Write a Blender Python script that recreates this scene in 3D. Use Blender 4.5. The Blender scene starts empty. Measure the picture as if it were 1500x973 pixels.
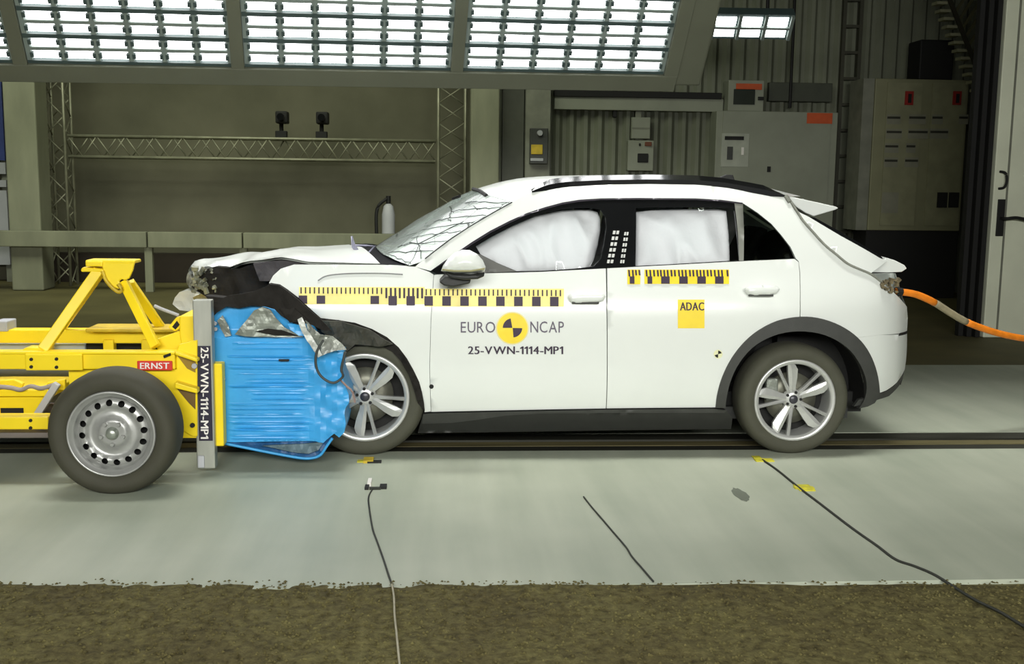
import bpy, bmesh, math, random
import numpy as np
from mathutils import Vector, Matrix, noise
from mathutils.geometry import delaunay_2d_cdt
random.seed(7)
SC = bpy.context.scene
COL = SC.collection

# ------------------------------------------------------------------ camera
FPX, CAM = 1590.0, np.array([0.0, -6.0, 1.513])
def _axes(yaw, pit, rol):
    y, p, r = map(math.radians, (yaw, pit, rol))
    f = np.array([math.sin(y)*math.cos(p), math.cos(y)*math.cos(p), -math.sin(p)])
    R = np.array([math.cos(y), -math.sin(y), 0.0]); U = np.cross(R, f)
    return f, R*math.cos(r)+U*math.sin(r), U*math.cos(r)-R*math.sin(r)
FW, RT, UP = _axes(3.95, 7.8, 0.7)
cd = bpy.data.cameras.new('camera'); cam = bpy.data.objects.new('camera', cd); COL.objects.link(cam)
cd.sensor_width = 36; cd.sensor_fit = 'HORIZONTAL'; cd.lens = FPX*36/1500; cd.clip_end = 200
cam.matrix_world = Matrix(((RT[0], UP[0], -FW[0], CAM[0]), (RT[1], UP[1], -FW[1], CAM[1]), (RT[2], UP[2], -FW[2], CAM[2]), (0, 0, 0, 1)))
SC.camera = cam

# ------------------------------------------------------------------ world, lamps, exposure
vs = SC.view_settings
vs.view_transform = 'Standard'; vs.look = 'None'; vs.gamma = 1.0; vs.exposure = 0.0; vs.use_curve_mapping = False
w = bpy.data.worlds.new('world'); SC.world = w; w.use_nodes = True
bg = w.node_tree.nodes['Background']; bg.inputs[0].default_value = (0.62, 0.66, 0.55, 1); bg.inputs[1].default_value = 0.035
def area(name, loc, target, sx, sy, power, color=(1, 1, 1), spread=120):
    l = bpy.data.lights.new(name, 'AREA'); l.shape = 'RECTANGLE'; l.size = sx; l.size_y = sy
    l.energy = power; l.color = color; l.spread = math.radians(spread)
    o = bpy.data.objects.new(name, l); COL.objects.link(o)
    o.location = loc
    o.rotation_euler = (Vector(target)-Vector(loc)).to_track_quat('-Z', 'Y').to_euler()
    return o
LC = (1.0, 1.0, 0.95)
area('ceiling_flood_front', (0.4, -8.4, 3.0), (0.5, 0.0, 0.8), 7.0, 1.2, 302, LC, 110)     # lab flood bank on the camera side
area('top_pool_light', (0.6, 0.35, 6.2), (0.6, 0.2, 0.0), 8.0, 0.5, 42, LC, 38)        # unseen lamp added overhead, narrowed to pool light on the floor by the car
area('rear_wall_fill', (-3.2, 5.2, 5.6), (-3.2, 9.6, 1.0), 9.0, 2.4, 190, (0.95, 1.0, 0.80), 120)      # unseen lamp added to lift the columns and rear wall

# ------------------------------------------------------------------ pixel -> place
def ray(px, py): return FW*FPX + RT*(px-750) - UP*(py-486.5)
def P(px, py, y):
    d = ray(px, py); return CAM + d*((y-CAM[1])/d[1])
def G(px, py, z=0.0):
    d = ray(px, py); return CAM + d*((z-CAM[2])/d[2])

# ------------------------------------------------------------------ materials
def lin(c):
    return tuple(((v/255)/12.92 if v/255 <= 0.04045 else ((v/255+0.055)/1.055)**2.4) for v in c)
MATS = {}
def mat(name, rgb, rough=0.5, metal=0.0, var=0.08, scale=6.0, bump=0.0, bscale=60.0, coat=0.0, emit=0.0, stretch=None, spec=None, dark=None):
    if name in MATS: return MATS[name]
    m = bpy.data.materials.new(name); m.use_nodes = True; MATS[name] = m
    nt = m.node_tree; N = nt.nodes; L = nt.links; b = N['Principled BSDF']
    c = lin(rgb)
    b.inputs['Roughness'].default_value = rough; b.inputs['Metallic'].default_value = metal
    if coat: b.inputs['Coat Weight'].default_value = coat; b.inputs['Coat Roughness'].default_value = 0.06
    if spec is not None: b.inputs['Specular IOR Level'].default_value = spec
    tc = N.new('ShaderNodeTexCoord'); mp = N.new('ShaderNodeMapping'); L.new(tc.outputs['Object'], mp.inputs[0])
    if stretch: mp.inputs['Scale'].default_value = stretch
    nz = N.new('ShaderNodeTexNoise'); nz.inputs['Scale'].default_value = scale; nz.inputs['Detail'].default_value = 5
    L.new(mp.outputs[0], nz.inputs[0])
    rp = N.new('ShaderNodeValToRGB'); L.new(nz.outputs[0], rp.inputs[0])
    d = lin(dark) if dark else tuple(max(0, v*(1-var*2)) for v in c)
    rp.color_ramp.elements[0].position = 0.3; rp.color_ramp.elements[1].position = 0.7
    rp.color_ramp.elements[0].color = (*d, 1)
    rp.color_ramp.elements[1].color = (*[min(1, v*(1+var)) for v in c], 1)
    L.new(rp.outputs[0], b.inputs['Base Color'])
    if bump:
        n2 = N.new('ShaderNodeTexNoise'); n2.inputs['Scale'].default_value = bscale; n2.inputs['Detail'].default_value = 4
        L.new(mp.outputs[0], n2.inputs[0])
        bp = N.new('ShaderNodeBump'); bp.inputs['Strength'].default_value = bump; bp.inputs['Distance'].default_value = 0.02
        L.new(n2.outputs[0], bp.inputs['Height']); L.new(bp.outputs[0], b.inputs['Normal'])
    if emit:
        b.inputs['Emission Color'].default_value = (1, 1, 1, 1); b.inputs['Emission Strength'].default_value = emit
    return m
def glass(name, tint, opacity, rough=0.02):
    m = bpy.data.materials.new(name); m.use_nodes = True; nt = m.node_tree; N = nt.nodes; L = nt.links
    out = N['Material Output']; N.remove(N['Principled BSDF'])
    tr = N.new('ShaderNodeBsdfTransparent'); tr.inputs[0].default_value = (*[v*(1-opacity) for v in tint], 1)
    gl = N.new('ShaderNodeBsdfGlossy'); gl.inputs['Roughness'].default_value = rough; gl.inputs[0].default_value = (0.9, 1, 0.95, 1)
    fr = N.new('ShaderNodeFresnel'); fr.inputs[0].default_value = 1.45
    mx = N.new('ShaderNodeMixShader'); L.new(fr.outputs[0], mx.inputs[0]); L.new(tr.outputs[0], mx.inputs[1]); L.new(gl.outputs[0], mx.inputs[2])
    L.new(mx.outputs[0], out.inputs[0]); MATS[name] = m
    return m
def shattered(name):
    m = bpy.data.materials.new(name); m.use_nodes = True; nt = m.node_tree; N = nt.nodes; L = nt.links
    out = N['Material Output']; N.remove(N['Principled BSDF'])
    tc = N.new('ShaderNodeTexCoord')
    def vor(sc, stretch, width):
        mp = N.new('ShaderNodeMapping'); mp.inputs['Scale'].default_value = stretch; mp.inputs['Rotation'].default_value = (0.2, 0.5, 0.5)
        L.new(tc.outputs['Object'], mp.inputs[0])
        v = N.new('ShaderNodeTexVoronoi'); v.feature = 'DISTANCE_TO_EDGE'; v.inputs['Scale'].default_value = sc; L.new(mp.outputs[0], v.inputs['Vector'])
        r = N.new('ShaderNodeValToRGB'); r.color_ramp.elements[0].position = width*0.4; r.color_ramp.elements[1].position = width
        L.new(v.outputs['Distance'], r.inputs[0]); return r.outputs[0]
    a = vor(2.6, (1, 2.2, 1), 0.012); c = vor(9, (1, 1.5, 1), 0.02)
    mu = N.new('ShaderNodeMath'); mu.operation = 'MULTIPLY'; L.new(a, mu.inputs[0]); 
    ad = N.new('ShaderNodeMath'); ad.operation = 'MULTIPLY_ADD'; L.new(c, ad.inputs[0]); ad.inputs[1].default_value = 0.35; ad.inputs[2].default_value = 0.65
    L.new(ad.outputs[0], mu.inputs[1])
    df = N.new('ShaderNodeBsdfDiffuse')
    cr = N.new('ShaderNodeMix'); cr.data_type = 'RGBA'; L.new(mu.outputs[0], cr.inputs[0]); cr.inputs[6].default_value = (0.03, 0.04, 0.035, 1); cr.inputs[7].default_value = (0.74, 0.83, 0.78, 1)
    L.new(cr.outputs[2], df.inputs[0])
    tr = N.new('ShaderNodeBsdfTransparent'); tr.inputs[0].default_value = (0.62, 0.78, 0.72, 1)
    nz = N.new('ShaderNodeTexNoise'); nz.inputs['Scale'].default_value = 1.6; L.new(tc.outputs['Object'], nz.inputs[0])
    # the struck (near) half of the pane is crazed, the far half is still clear
    sp = N.new('ShaderNodeSeparateXYZ'); L.new(tc.outputs['Object'], sp.inputs[0])
    mr = N.new('ShaderNodeMapRange'); mr.inputs['From Min'].default_value = -0.56; mr.inputs['From Max'].default_value = -0.42; mr.inputs['To Min'].default_value = 0.92; mr.inputs['To Max'].default_value = 0.30
    L.new(sp.outputs[1], mr.inputs[0])
    m1 = N.new('ShaderNodeMixShader'); L.new(mr.outputs[0], m1.inputs[0]); L.new(tr.outputs[0], m1.inputs[1]); L.new(df.outputs[0], m1.inputs[2])
    gl = N.new('ShaderNodeBsdfGlossy'); gl.inputs['Roughness'].default_value = 0.12
    fr = N.new('ShaderNodeFresnel'); fr.inputs[0].default_value = 1.22
    m2 = N.new('ShaderNodeMixShader'); L.new(fr.outputs[0], m2.inputs[0]); L.new(m1.outputs[0], m2.inputs[1]); L.new(gl.outputs[0], m2.inputs[2])
    L.new(m2.outputs[0], out.inputs[0]); MATS[name] = m
    return m
WHITE = mat('white_paint', (228, 232, 227), 0.28, 0, 0.01, 3, coat=0.5)
BLACKPL = mat('black_plastic', (38, 39, 37), 0.55, 0, 0.1, 12, bump=0.05)
CLAD = mat('grey_cladding', (62, 63, 60), 0.62, 0, 0.06, 14, bump=0.08, bscale=200)
GLOSSBLK = mat('gloss_black', (22, 23, 24), 0.12, 0, 0.05, 5, coat=0.6)
RUBBER = mat('tyre_rubber', (72, 72, 59), 0.78, 0, 0.06, 10, bump=0.06, bscale=90)
RUBBER2 = mat('trolley_tyre_rubber', (62, 61, 48), 0.75, 0, 0.06, 10, bump=0.05, bscale=90)
ALLOY = mat('alloy_silver', (200, 201, 198), 0.34, 0.45, 0.04, 8)
STEEL = mat('painted_steel_rim', (176, 177, 174), 0.38, 0.55, 0.08, 9)
DISC = mat('brake_disc', (112, 112, 100), 0.45, 0.6, 0.1, 20)
DARK = mat('dark_interior', (20, 20, 18), 0.8, 0, 0.1, 8)
CRUMPLE = mat('torn_liner', (40, 38, 35), 0.8, 0, 0.2, 9, bump=0.35, bscale=14, spec=0.15)
AIRBAG = mat('airbag_fabric', (230, 230, 233), 0.85, 0, 0.015, 4, bump=0.5, bscale=7)
TORN = mat('torn_aluminium', (150, 155, 146), 0.42, 0.5, 0.2, 12, bump=0.5, bscale=18)
YEL = mat('trolley_yellow', (246, 216, 22), 0.42, 0, 0.03, 5, bump=0.02)
YELD = mat('yellow_dirty', (206, 176, 40), 0.5, 0, 0.15, 8)
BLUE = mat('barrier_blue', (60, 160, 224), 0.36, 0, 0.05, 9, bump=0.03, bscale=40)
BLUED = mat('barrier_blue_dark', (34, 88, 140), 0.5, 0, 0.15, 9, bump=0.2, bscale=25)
ALU = mat('aluminium_bar', (172, 174, 164), 0.4, 0.4, 0.1, 14, stretch=(1, 1, 0.2))
NAVY = mat('label_navy', (28, 22, 46), 0.5, 0, 0.05, 8)
INKW = mat('print_white', (236, 232, 226), 0.6, 0, 0.02, 8)
INKD = mat('print_dark', (52, 36, 58), 0.6, 0, 0.08, 20)
INKG = mat('print_grey', (96, 88, 104), 0.6, 0, 0.04, 20)
TAPE = mat('tape_yellow_glare', (246, 230, 138), 0.5, 0, 0.06, 12)  # glare on the front ruler tape put into its pale yellow
TAPES = mat('tape_yellow_strong', (246, 216, 40), 0.5, 0, 0.04, 12)
RED = mat('sign_red', (214, 52, 36), 0.5, 0, 0.05, 9)
GLASS = glass('side_glass', (0.98, 0.99, 0.99), 0.01)
PRIV = glass('privacy_glass', (0.30, 0.36, 0.32), 0.25)
SHAT = shattered('shattered_windscreen')
ORANGE = mat('orange_sleeve', (236, 132, 24), 0.55, 0, 0.08, 20, bump=0.2, bscale=90)
GREYSL = mat('grey_sleeve', (150, 140, 112), 0.7, 0, 0.1, 20, bump=0.2, bscale=90)
LAMP = mat('lamp_tube', (255, 255, 255), 0.5, 0, 0, 5, emit=6.6)
BANKG = mat('bank_grey', (100, 103, 86), 0.6, 0, 0.04, 3)
BANKD = mat('bank_reflector', (128, 140, 134), 0.5, 0, 0.05, 6)
BANKT = mat('bank_dark_trim', (62, 78, 76), 0.6, 0, 0.06, 6)
WALLM = mat('wall_plaster', (104, 102, 84), 0.85, 0, 0.10, 0.9, bump=0.05, dark=(84, 83, 66))
CORR = mat('corrugated_sheet', (118, 122, 104), 0.6, 0, 0.12, 1.6)
CONC = mat('column_concrete', (132, 134, 112), 0.8, 0, 0.10, 2.2, stretch=(2, 2, 0.6))
TRUSSM = mat('truss_aluminium', (150, 150, 128), 0.45, 0.4, 0.15, 5)
CABW = mat('cabinet_grey', (142, 146, 130), 0.55, 0, 0.05, 3)
CABO = mat('cabinet_olive', (132, 132, 102), 0.6, 0, 0.06, 3)
BLK = mat('matt_black', (16, 16, 14), 0.7, 0, 0.1, 6)
PIPE = mat('conduit_grey', (122, 124, 110), 0.6, 0, 0.1, 6)
BLUEB = mat('blue_board', (54, 70, 132), 0.6, 0, 0.08, 3)
PALE = mat('pale_board', (176, 178, 182), 0.6, 0, 0.06, 3)
DOORM = mat('door_paint', (226, 230, 206), 0.55, 0, 0.05, 2)
LABELO = mat('label_orange', (196, 82, 34), 0.6, 0, 0.06, 12)
GREYBOX = mat('grey_box', (170, 178, 184), 0.55, 0, 0.06, 4)
CABLEK = mat('cable_black', (40, 42, 34), 0.7, 0, 0.1, 20)
CABLEW = mat('cable_pale', (176, 170, 146), 0.7, 0, 0.1, 20)
CABLEG = mat('cable_grey', (132, 134, 124), 0.6, 0, 0.1, 20)

# ------------------------------------------------------------------ mesh helpers
class MB:
    def __init__(s): s.v = []; s.f = []
    def add(s, vs, fs):
        n = len(s.v); s.v += [tuple(map(float, p)) for p in vs]; s.f += [tuple(i+n for i in f) for f in fs]; return s
    def box(s, c, d, rot=None):
        hx, hy, hz = d[0]/2, d[1]/2, d[2]/2
        vs = [Vector((x, y, z)) for x in (-hx, hx) for y in (-hy, hy) for z in (-hz, hz)]
        if rot is not None: vs = [rot @ p for p in vs]
        vs = [p+Vector(c) for p in vs]
        return s.add(vs, [(0, 1, 3, 2), (4, 6, 7, 5), (0, 4, 5, 1), (2, 3, 7, 6), (0, 2, 6, 4), (1, 5, 7, 3)])
    def box2(s, a, b):
        a = np.array(a, float); b = np.array(b, float)
        return s.box((a+b)/2, np.abs(b-a))
    def bar(s, a, b, wd, th, up=(0, 1, 0)):
        a = Vector(a); b = Vector(b); d = (b-a); L = d.length; d.normalize()
        u = Vector(up); sd = d.cross(u); sd.normalize(); u = sd.cross(d)
        M = Matrix((sd, u, d)).transposed()
        return s.box((a+b)/2, (wd, th, L), M)
    def tube(s, pts, r, n=8, caps=True):
        pts = [Vector(p) for p in pts]; rs = r if isinstance(r, (list, tuple)) else [r]*len(pts)
        vs = []; fs = []
        up = Vector((0, 0, 1))
        for i, p in enumerate(pts):
            t = (pts[min(i+1, len(pts)-1)]-pts[max(i-1, 0)]).normalized()
            if abs(t.dot(up)) > 0.95: ref = Vector((0, 1, 0))
            else: ref = up
            a = t.cross(ref).normalized(); b = t.cross(a)
            for k in range(n):
                an = 2*math.pi*k/n; vs.append(p+(a*math.cos(an)+b*math.sin(an))*rs[i])
        for i in range(len(pts)-1):
            for k in range(n):
                k2 = (k+1) % n; fs.append((i*n+k, i*n+k2, (i+1)*n+k2, (i+1)*n+k))
        if caps: fs.append(tuple(range(n))[::-1]); fs.append(tuple((len(pts)-1)*n+k for k in range(n)))
        return s.add(vs, fs)
    def lathe(s, prof, c, n=48, axis='y', a0=0, a1=2*math.pi):
        # prof: list of (radius, offset along axis)
        full = abs(a1-a0-2*math.pi) < 1e-6; m = n if full else n+1
        vs = []; fs = []
        for r, o in prof:
            for k in range(m):
                a = a0+(a1-a0)*k/n
                if axis == 'y': vs.append((c[0]+r*math.cos(a), c[1]+o, c[2]+r*math.sin(a)))
                elif axis == 'z': vs.append((c[0]+r*math.cos(a), c[1]+r*math.sin(a), c[2]+o))
                else: vs.append((c[0]+o, c[1]+r*math.cos(a), c[2]+r*math.sin(a)))
        for i in range(len(prof)-1):
            for k in range(n):
                k2 = (k+1) % m; fs.append((i*m+k, i*m+k2, (i+1)*m+k2, (i+1)*m+k))
        return s.add(vs, fs)
    def prism(s, pts, y0, y1):
        # outline of (x, z) points extruded along y
        n = len(pts); vs = [(p[0], y0, p[1]) for p in pts]+[(p[0], y1, p[1]) for p in pts]
        return s.add(vs, [tuple(range(n)), tuple(range(2*n-1, n-1, -1))]+[(i, i+n, (i+1) % n+n, (i+1) % n) for i in range(n)])
def obj(name, mb, m, parent=None, smooth=False, bevel=0.0, kind=None, label=None):
    me = bpy.data.meshes.new(name)
    o = bpy.data.objects.new(name, me)
    off = np.zeros(3)
    if parent is not None:
        q = parent
        while q is not None: off += np.array(q.location); q = q.parent
    me.from_pydata([tuple(np.array(v)-off) for v in mb.v], [], mb.f)
    bm = bmesh.new(); bm.from_mesh(me); bmesh.ops.recalc_face_normals(bm, faces=bm.faces)
    bm.to_mesh(me); bm.free()
    if smooth: me.shade_smooth()
    me.materials.append(m)
    COL.objects.link(o)
    if parent is not None: o.parent = parent
    if bevel:
        b = o.modifiers.new('bevel', 'BEVEL'); b.width = bevel; b.segments = 2; b.limit_method = 'ANGLE'
    if kind: o['kind'] = kind
    if label: o['label'] = label
    return o
def thing(name, label, cat, loc=(0, 0, 0), group=None):
    o = bpy.data.objects.new(name, None); o.empty_display_size = 0.1; COL.objects.link(o); o.location = tuple(map(float, loc))
    o['label'] = label; o['category'] = cat
    if group: o['group'] = group
    return o
def tag(o, label, cat, group=None, kind=None):
    o['label'] = label; o['category'] = cat
    if group: o['group'] = group
    if kind: o['kind'] = kind
    return o
def struct(name, mb, m, **k):
    o = obj(name, mb, m, **k); o['kind'] = 'structure'; return o
def sp(pts, n=6, closed=False):
    pts = [np.array(p, float) for p in pts]; out = []; m = len(pts)
    for i in range(m if closed else m-1):
        if closed: p0, p1, p2, p3 = pts[i-1], pts[i], pts[(i+1) % m], pts[(i+2) % m]
        else: p0, p1, p2, p3 = pts[max(i-1, 0)], pts[i], pts[i+1], pts[min(i+2, m-1)]
        for k in range(n):
            t = k/n
            out.append(0.5*((2*p1)+(-p0+p2)*t+(2*p0-5*p1+4*p2-p3)*t*t+(-p0+3*p1-3*p2+p3)*t**3))
    if not closed: out.append(pts[-1])
    return [tuple(p) for p in out]
def inside(poly, q):
    x, y = q[:, 0], q[:, 1]; r = np.zeros(len(q), bool); n = len(poly)
    for i in range(n):
        x1, y1 = poly[i-1]; x2, y2 = poly[i]
        c = ((y1 > y) != (y2 > y)) & (x < (x2-x1)*(y-y1)/((y2-y1) if y2 != y1 else 1e-12)+x1)
        r ^= c
    return r
def bdist(poly, q):
    d = np.full(len(q), 1e9); n = len(poly); P_ = np.array(poly, float)
    for i in range(n):
        a = P_[i-1]; b = P_[i]; ab = b-a; L2 = ab@ab
        if L2 < 1e-14: continue
        t = np.clip(((q-a)@ab)/L2, 0, 1); d = np.minimum(d, np.linalg.norm(q-a-np.outer(t, ab), axis=1))
    return d
def cdt(outline, step, holes=(), sy=None):
    sy = sy or step
    out = [outline[0]]
    for p in outline[1:]:
        if math.dist(p, out[-1]) > 1e-5: out.append(p)
    if math.dist(out[0], out[-1]) < 1e-5: out.pop()
    A = np.array(out, float); lo = A.min(0); hi = A.max(0)
    gx = np.arange(lo[0]+step/2, hi[0], step); gy = np.arange(lo[1]+sy/2, hi[1], sy)
    verts = [tuple(p) for p in out]; edges = [(i, (i+1) % len(out)) for i in range(len(out))]
    for h in holes:
        n0 = len(verts); verts += [tuple(p) for p in h]; edges += [(n0+i, n0+(i+1) % len(h)) for i in range(len(h))]
    if len(gx) and len(gy):
        q = np.array([(x+((0.25*step if j % 2 else -0.25*step) if sy == step else 0.0), y+0.02*sy*(i % 2)) for i, x in enumerate(gx) for j, y in enumerate(gy)])
        k = inside(out, q) & (bdist(out, q) > 0.4*min(step, sy))
        for h in holes: k &= ~inside(h, q) & (bdist(h, q) > 0.4*min(step, sy))
        verts += [tuple(p) for p in q[k]]
    vo, eo, fo, *_ = delaunay_2d_cdt([Vector(p) for p in verts], edges, [], 0, 1e-6)
    V = np.array([(p[0], p[1]) for p in vo]); Fc = [tuple(f) for f in fo]
    if not Fc: return V, []
    cen = np.array([V[list(f)].mean(0) for f in Fc]); k = inside(out, cen)
    for h in holes: k &= ~inside(h, cen)
    return V, [f for f, kk in zip(Fc, k) if kk]
def shell(V, F, yf, t, mb=None):
    """2D triangles (x, z) -> front sheet y = yf(x, z), back sheet t behind, walls with their own vertices."""
    mb = mb or MB()
    Y = np.array([yf(a, b) for a, b in V]); n = len(V)
    fr = [(V[i][0], Y[i], V[i][1]) for i in range(n)]
    mb.add(fr, F)
    if t:
        bk = [(V[i][0], Y[i]+t, V[i][1]) for i in range(n)]
        mb.add(bk, [f[::-1] for f in F])
        cnt = {}
        for f in F:
            for i in range(len(f)):
                e = (f[i], f[(i+1) % len(f)]); kx = tuple(sorted(e)); cnt.setdefault(kx, []).append(e)
        for kx, es in cnt.items():
            if len(es) == 1:
                a, b = es[0]; mb.add([fr[a], fr[b], bk[b], bk[a]], [(0, 1, 2, 3)])
    return mb
def nz(x, y, z, s=1.0): return noise.noise(Vector((x*s, y*s, z*s)))
def puff(outline, y0, half, R, step=0.02, amp=0.0, ns=8, both=True, seed=0.0):
    V, F = cdt(outline, step)
    d = bdist(outline, V); mb = MB()
    h = half*np.sqrt(np.clip(1-(1-np.minimum(d/R, 1))**2, 0, 1))
    a = [(V[i][0], y0-h[i]+(amp*nz(V[i][0], seed, V[i][1], ns) if d[i] > 1e-4 else 0), V[i][1]) for i in range(len(V))]
    mb.add(a, F)
    if both: mb.add([(V[i][0], y0+h[i], V[i][1]) for i in range(len(V))], [f[::-1] for f in F])
    return mb
def px2(pts, y):
    return [(P(a, b, y)[0], P(a, b, y)[2]) for a, b in pts]

# ------------------------------------------------------------------ setting
MAT_FLOOR = bpy.data.materials.new('concrete_floor'); MAT_FLOOR.use_nodes = True
def build_floor_mat():
    nt = MAT_FLOOR.node_tree; N = nt.nodes; L = nt.links; b = N['Principled BSDF']
    tc = N.new('ShaderNodeTexCoord')
    def ns(scale, st, det=4):
        mp = N.new('ShaderNodeMapping'); mp.inputs['Scale'].default_value = st; L.new(tc.outputs['Object'], mp.inputs[0])
        n = N.new('ShaderNodeTexNoise'); n.inputs['Scale'].default_value = scale; n.inputs['Detail'].default_value = det; L.new(mp.outputs[0], n.inputs[0]); return n.outputs[0]
    a = ns(0.9, (1, 1, 1)); c = ns(1.6, (3.5, 0.35, 1), 5)
    mm = N.new('ShaderNodeMath'); mm.operation = 'MULTIPLY_ADD'; L.new(a, mm.inputs[0]); mm.inputs[1].default_value = 0.6
    m3 = N.new('ShaderNodeMath'); m3.operation = 'MULTIPLY'; L.new(c, m3.inputs[0]); m3.inputs[1].default_value = 0.4; L.new(m3.outputs[0], mm.inputs[2])
    r = N.new('ShaderNodeValToRGB'); L.new(mm.outputs[0], r.inputs[0])
    r.color_ramp.elements[0].position = 0.32; r.color_ramp.elements[0].color = (*lin((152, 160, 142)), 1)
    r.color_ramp.elements[1].position = 0.68; r.color_ramp.elements[1].color = (*lin((186, 191, 173)), 1)
    L.new(r.outputs[0], b.inputs['Base Color']); b.inputs['Roughness'].default_value = 0.55
build_floor_mat()
RAILM = mat('track_steel', (54, 54, 46), 0.5, 0.3, 0.15, 5, stretch=(0.3, 6, 1))
RAILY = mat('track_worn_strip', (112, 104, 70), 0.55, 0.2, 0.2, 4, stretch=(0.4, 5, 1))
BACKF = mat('rear_floor', (104, 98, 60), 0.7, 0, 0.15, 1.2)
X0, X1 = -11.0, 12.0
struct('floor', MB().box2((X0, -2.06, -0.2), (X1, 0.03, 0.0)), MAT_FLOOR)
struct('floor_rear', MB().box2((X0, 0.46, -0.2), (X1, 3.0, 0.0)), MAT_FLOOR)
struct('floor_back', MB().box2((X0, 3.0, -0.2), (X1, 11.0, -0.004)), BACKF)
trk = thing('floor_track', 'dark steel guide track let into the concrete floor along under the car', 'track', (2, 0.25, -0.1))
obj('track_bed', MB().box2((X0, 0.03, -0.2), (X1, 0.46, -0.03)), RAILM, trk)
obj('rail', MB().box2((X0, 0.035, -0.03), (X1, 0.14, -0.002)), RAILM, trk)
obj('rail', MB().box2((X0, 0.17, -0.03), (X1, 0.27, -0.006)), RAILY, trk, label='worn yellowish rail strip')
obj('rail', MB().box2((X0, 0.30, -0.03), (X1, 0.45, -0.002)), RAILM, trk)

# gravel strip in front: a rough ground sheet and loose grains
GRAV = bpy.data.materials.new('gravel_ground'); GRAV.use_nodes = True
def build_gravel():
    nt = GRAV.node_tree; N = nt.nodes; L = nt.links; b = N['Principled BSDF']; tc = N.new('ShaderNodeTexCoord')
    n1 = N.new('ShaderNodeTexNoise'); n1.inputs['Scale'].default_value = 26; n1.inputs['Detail'].default_value = 6; n1.inputs['Roughness'].default_value = 0.7; L.new(tc.outputs['Object'], n1.inputs[0])
    n2 = N.new('ShaderNodeTexNoise'); n2.inputs['Scale'].default_value = 2.2; L.new(tc.outputs['Object'], n2.inputs[0])
    r = N.new('ShaderNodeValToRGB'); L.new(n1.outputs[0], r.inputs[0])
    r.color_ramp.elements[0].position = 0.33; r.color_ramp.elements[0].color = (*lin((70, 64, 36)), 1)
    r.color_ramp.elements[1].position = 0.68; r.color_ramp.elements[1].color = (*lin((124, 118, 74)), 1)
    r2 = N.new('ShaderNodeValToRGB'); L.new(n2.outputs[0], r2.inputs[0]); r2.color_ramp.elements[0].position = 0.3; r2.color_ramp.elements[1].position = 0.7
    r2.color_ramp.elements[0].color = (0.72, 0.68, 0.70, 1); r2.color_ramp.elements[1].color = (1, 1, 1, 1)
    mx = N.new('ShaderNodeMix'); mx.data_type = 'RGBA'; mx.blend_type = 'MULTIPLY'; mx.inputs[0].default_value = 1
    L.new(r.outputs[0], mx.inputs[6]); L.new(r2.outputs[0], mx.inputs[7]); L.new(mx.outputs[2], b.inputs['Base Color'])
    b.inputs['Roughness'].default_value = 0.9; b.inputs['Specular IOR Level'].default_value = 0.2
    bp = N.new('ShaderNodeBump'); bp.inputs['Strength'].default_value = 0.5; bp.inputs['Distance'].default_value = 0.02; L.new(n1.outputs[0], bp.inputs['Height']); L.new(bp.outputs[0], b.inputs['Normal'])
build_gravel()
g = MB(); nx, ny = 300, 70; gx0, gx1, gy0, gy1 = -4.5, 5.5, -4.4, -2.0
def gz(x, y): return 0.004+0.010*nz(x, y, 0, 9)+0.006*nz(x, y, 3, 26)
def gedge(x): return -1.99-0.042*(x+1.0)*0.9+0.018*nz(x, 0, 5, 3)+0.012*nz(x, 0, 9, 14)
vs_ = []
for j in range(ny+1):
    for i in range(nx+1):
        x = gx0+(gx1-gx0)*i/nx; y = gy0+(gedge(x)-gy0)*j/ny; vs_.append((x, y, gz(x, y) if j < ny else -0.003))
g.add(vs_, [(j*(nx+1)+i, j*(nx+1)+i+1, (j+1)*(nx+1)+i+1, (j+1)*(nx+1)+i) for j in range(ny) for i in range(nx)])
tag(obj('gravel_ground', g, GRAV, smooth=True), 'rough brown olive gravel ground in front of the concrete floor', 'gravel', kind='stuff')
struct('floor_front', MB().box2((X0, -9.0, -0.2), (X1, -2.06, -0.02)), BACKF)
gr = MB(); rg = random.Random(3)
for k in range(9000):
    x = rg.uniform(-2.2, 3.2); e = gedge(x); y = e+0.03-abs(rg.gauss(0, 0.55)) if k < 4000 else rg.uniform(-3.2, e); s_ = rg.uniform(0.003, 0.009)
    if y > e+0.01: continue
    z = max(gz(x, y), 0)+s_*0.3; a = rg.uniform(0, 6.3); ca, sa = math.cos(a)*s_, math.sin(a)*s_
    gr.add([(x+ca, y+sa, z), (x-sa, y+ca, z), (x-ca, y-sa, z), (x+sa*0.8, y-ca*1.2, z), (x, y, z+s_*0.7)], [(0, 1, 4), (1, 2, 4), (2, 3, 4), (3, 0, 4)])
tag(obj('gravel_grains', gr, GRAV), 'loose brown stone grains scattered on the gravel ground', 'gravel', kind='stuff')

# walls
struct('wall_back', MB().box2((X0, 10.6, 0), (1.0, 10.8, 8)), WALLM)
cw = MB(); xs = np.arange(0.55, 9.6, 0.05); pv = []
for i, x in enumerate(xs): pv.append((x, 9.45+(0.0 if (i//2) % 2 else 0.06)))
n = len(pv)
cw.add([(x, y, 0) for x, y in pv]+[(x, y, 8) for x, y in pv], [(i, i+1, n+i+1, n+i) for i in range(n-1)])
struct('wall_back_corrugated', cw, CORR)
struct('wall_return', MB().box2((0.8, 9.6, 0), (0.9, 10.6, 8)), WALLM)
struct('wall_left', MB().box2((X0, -9, 0), (X0+0.2, 10.8, 8)), WALLM)
struct('wall_right', MB().box2((11.8, -9, 0), (X1, 10.8, 8)), WALLM)
struct('wall_back_far', MB().box2((9.5, 9.5, 0), (11.8, 9.7, 8)), BLK)
struct('ceiling', MB().box2((X0, -9, 8), (X1, 10.8, 8.2)), WALLM)

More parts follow.
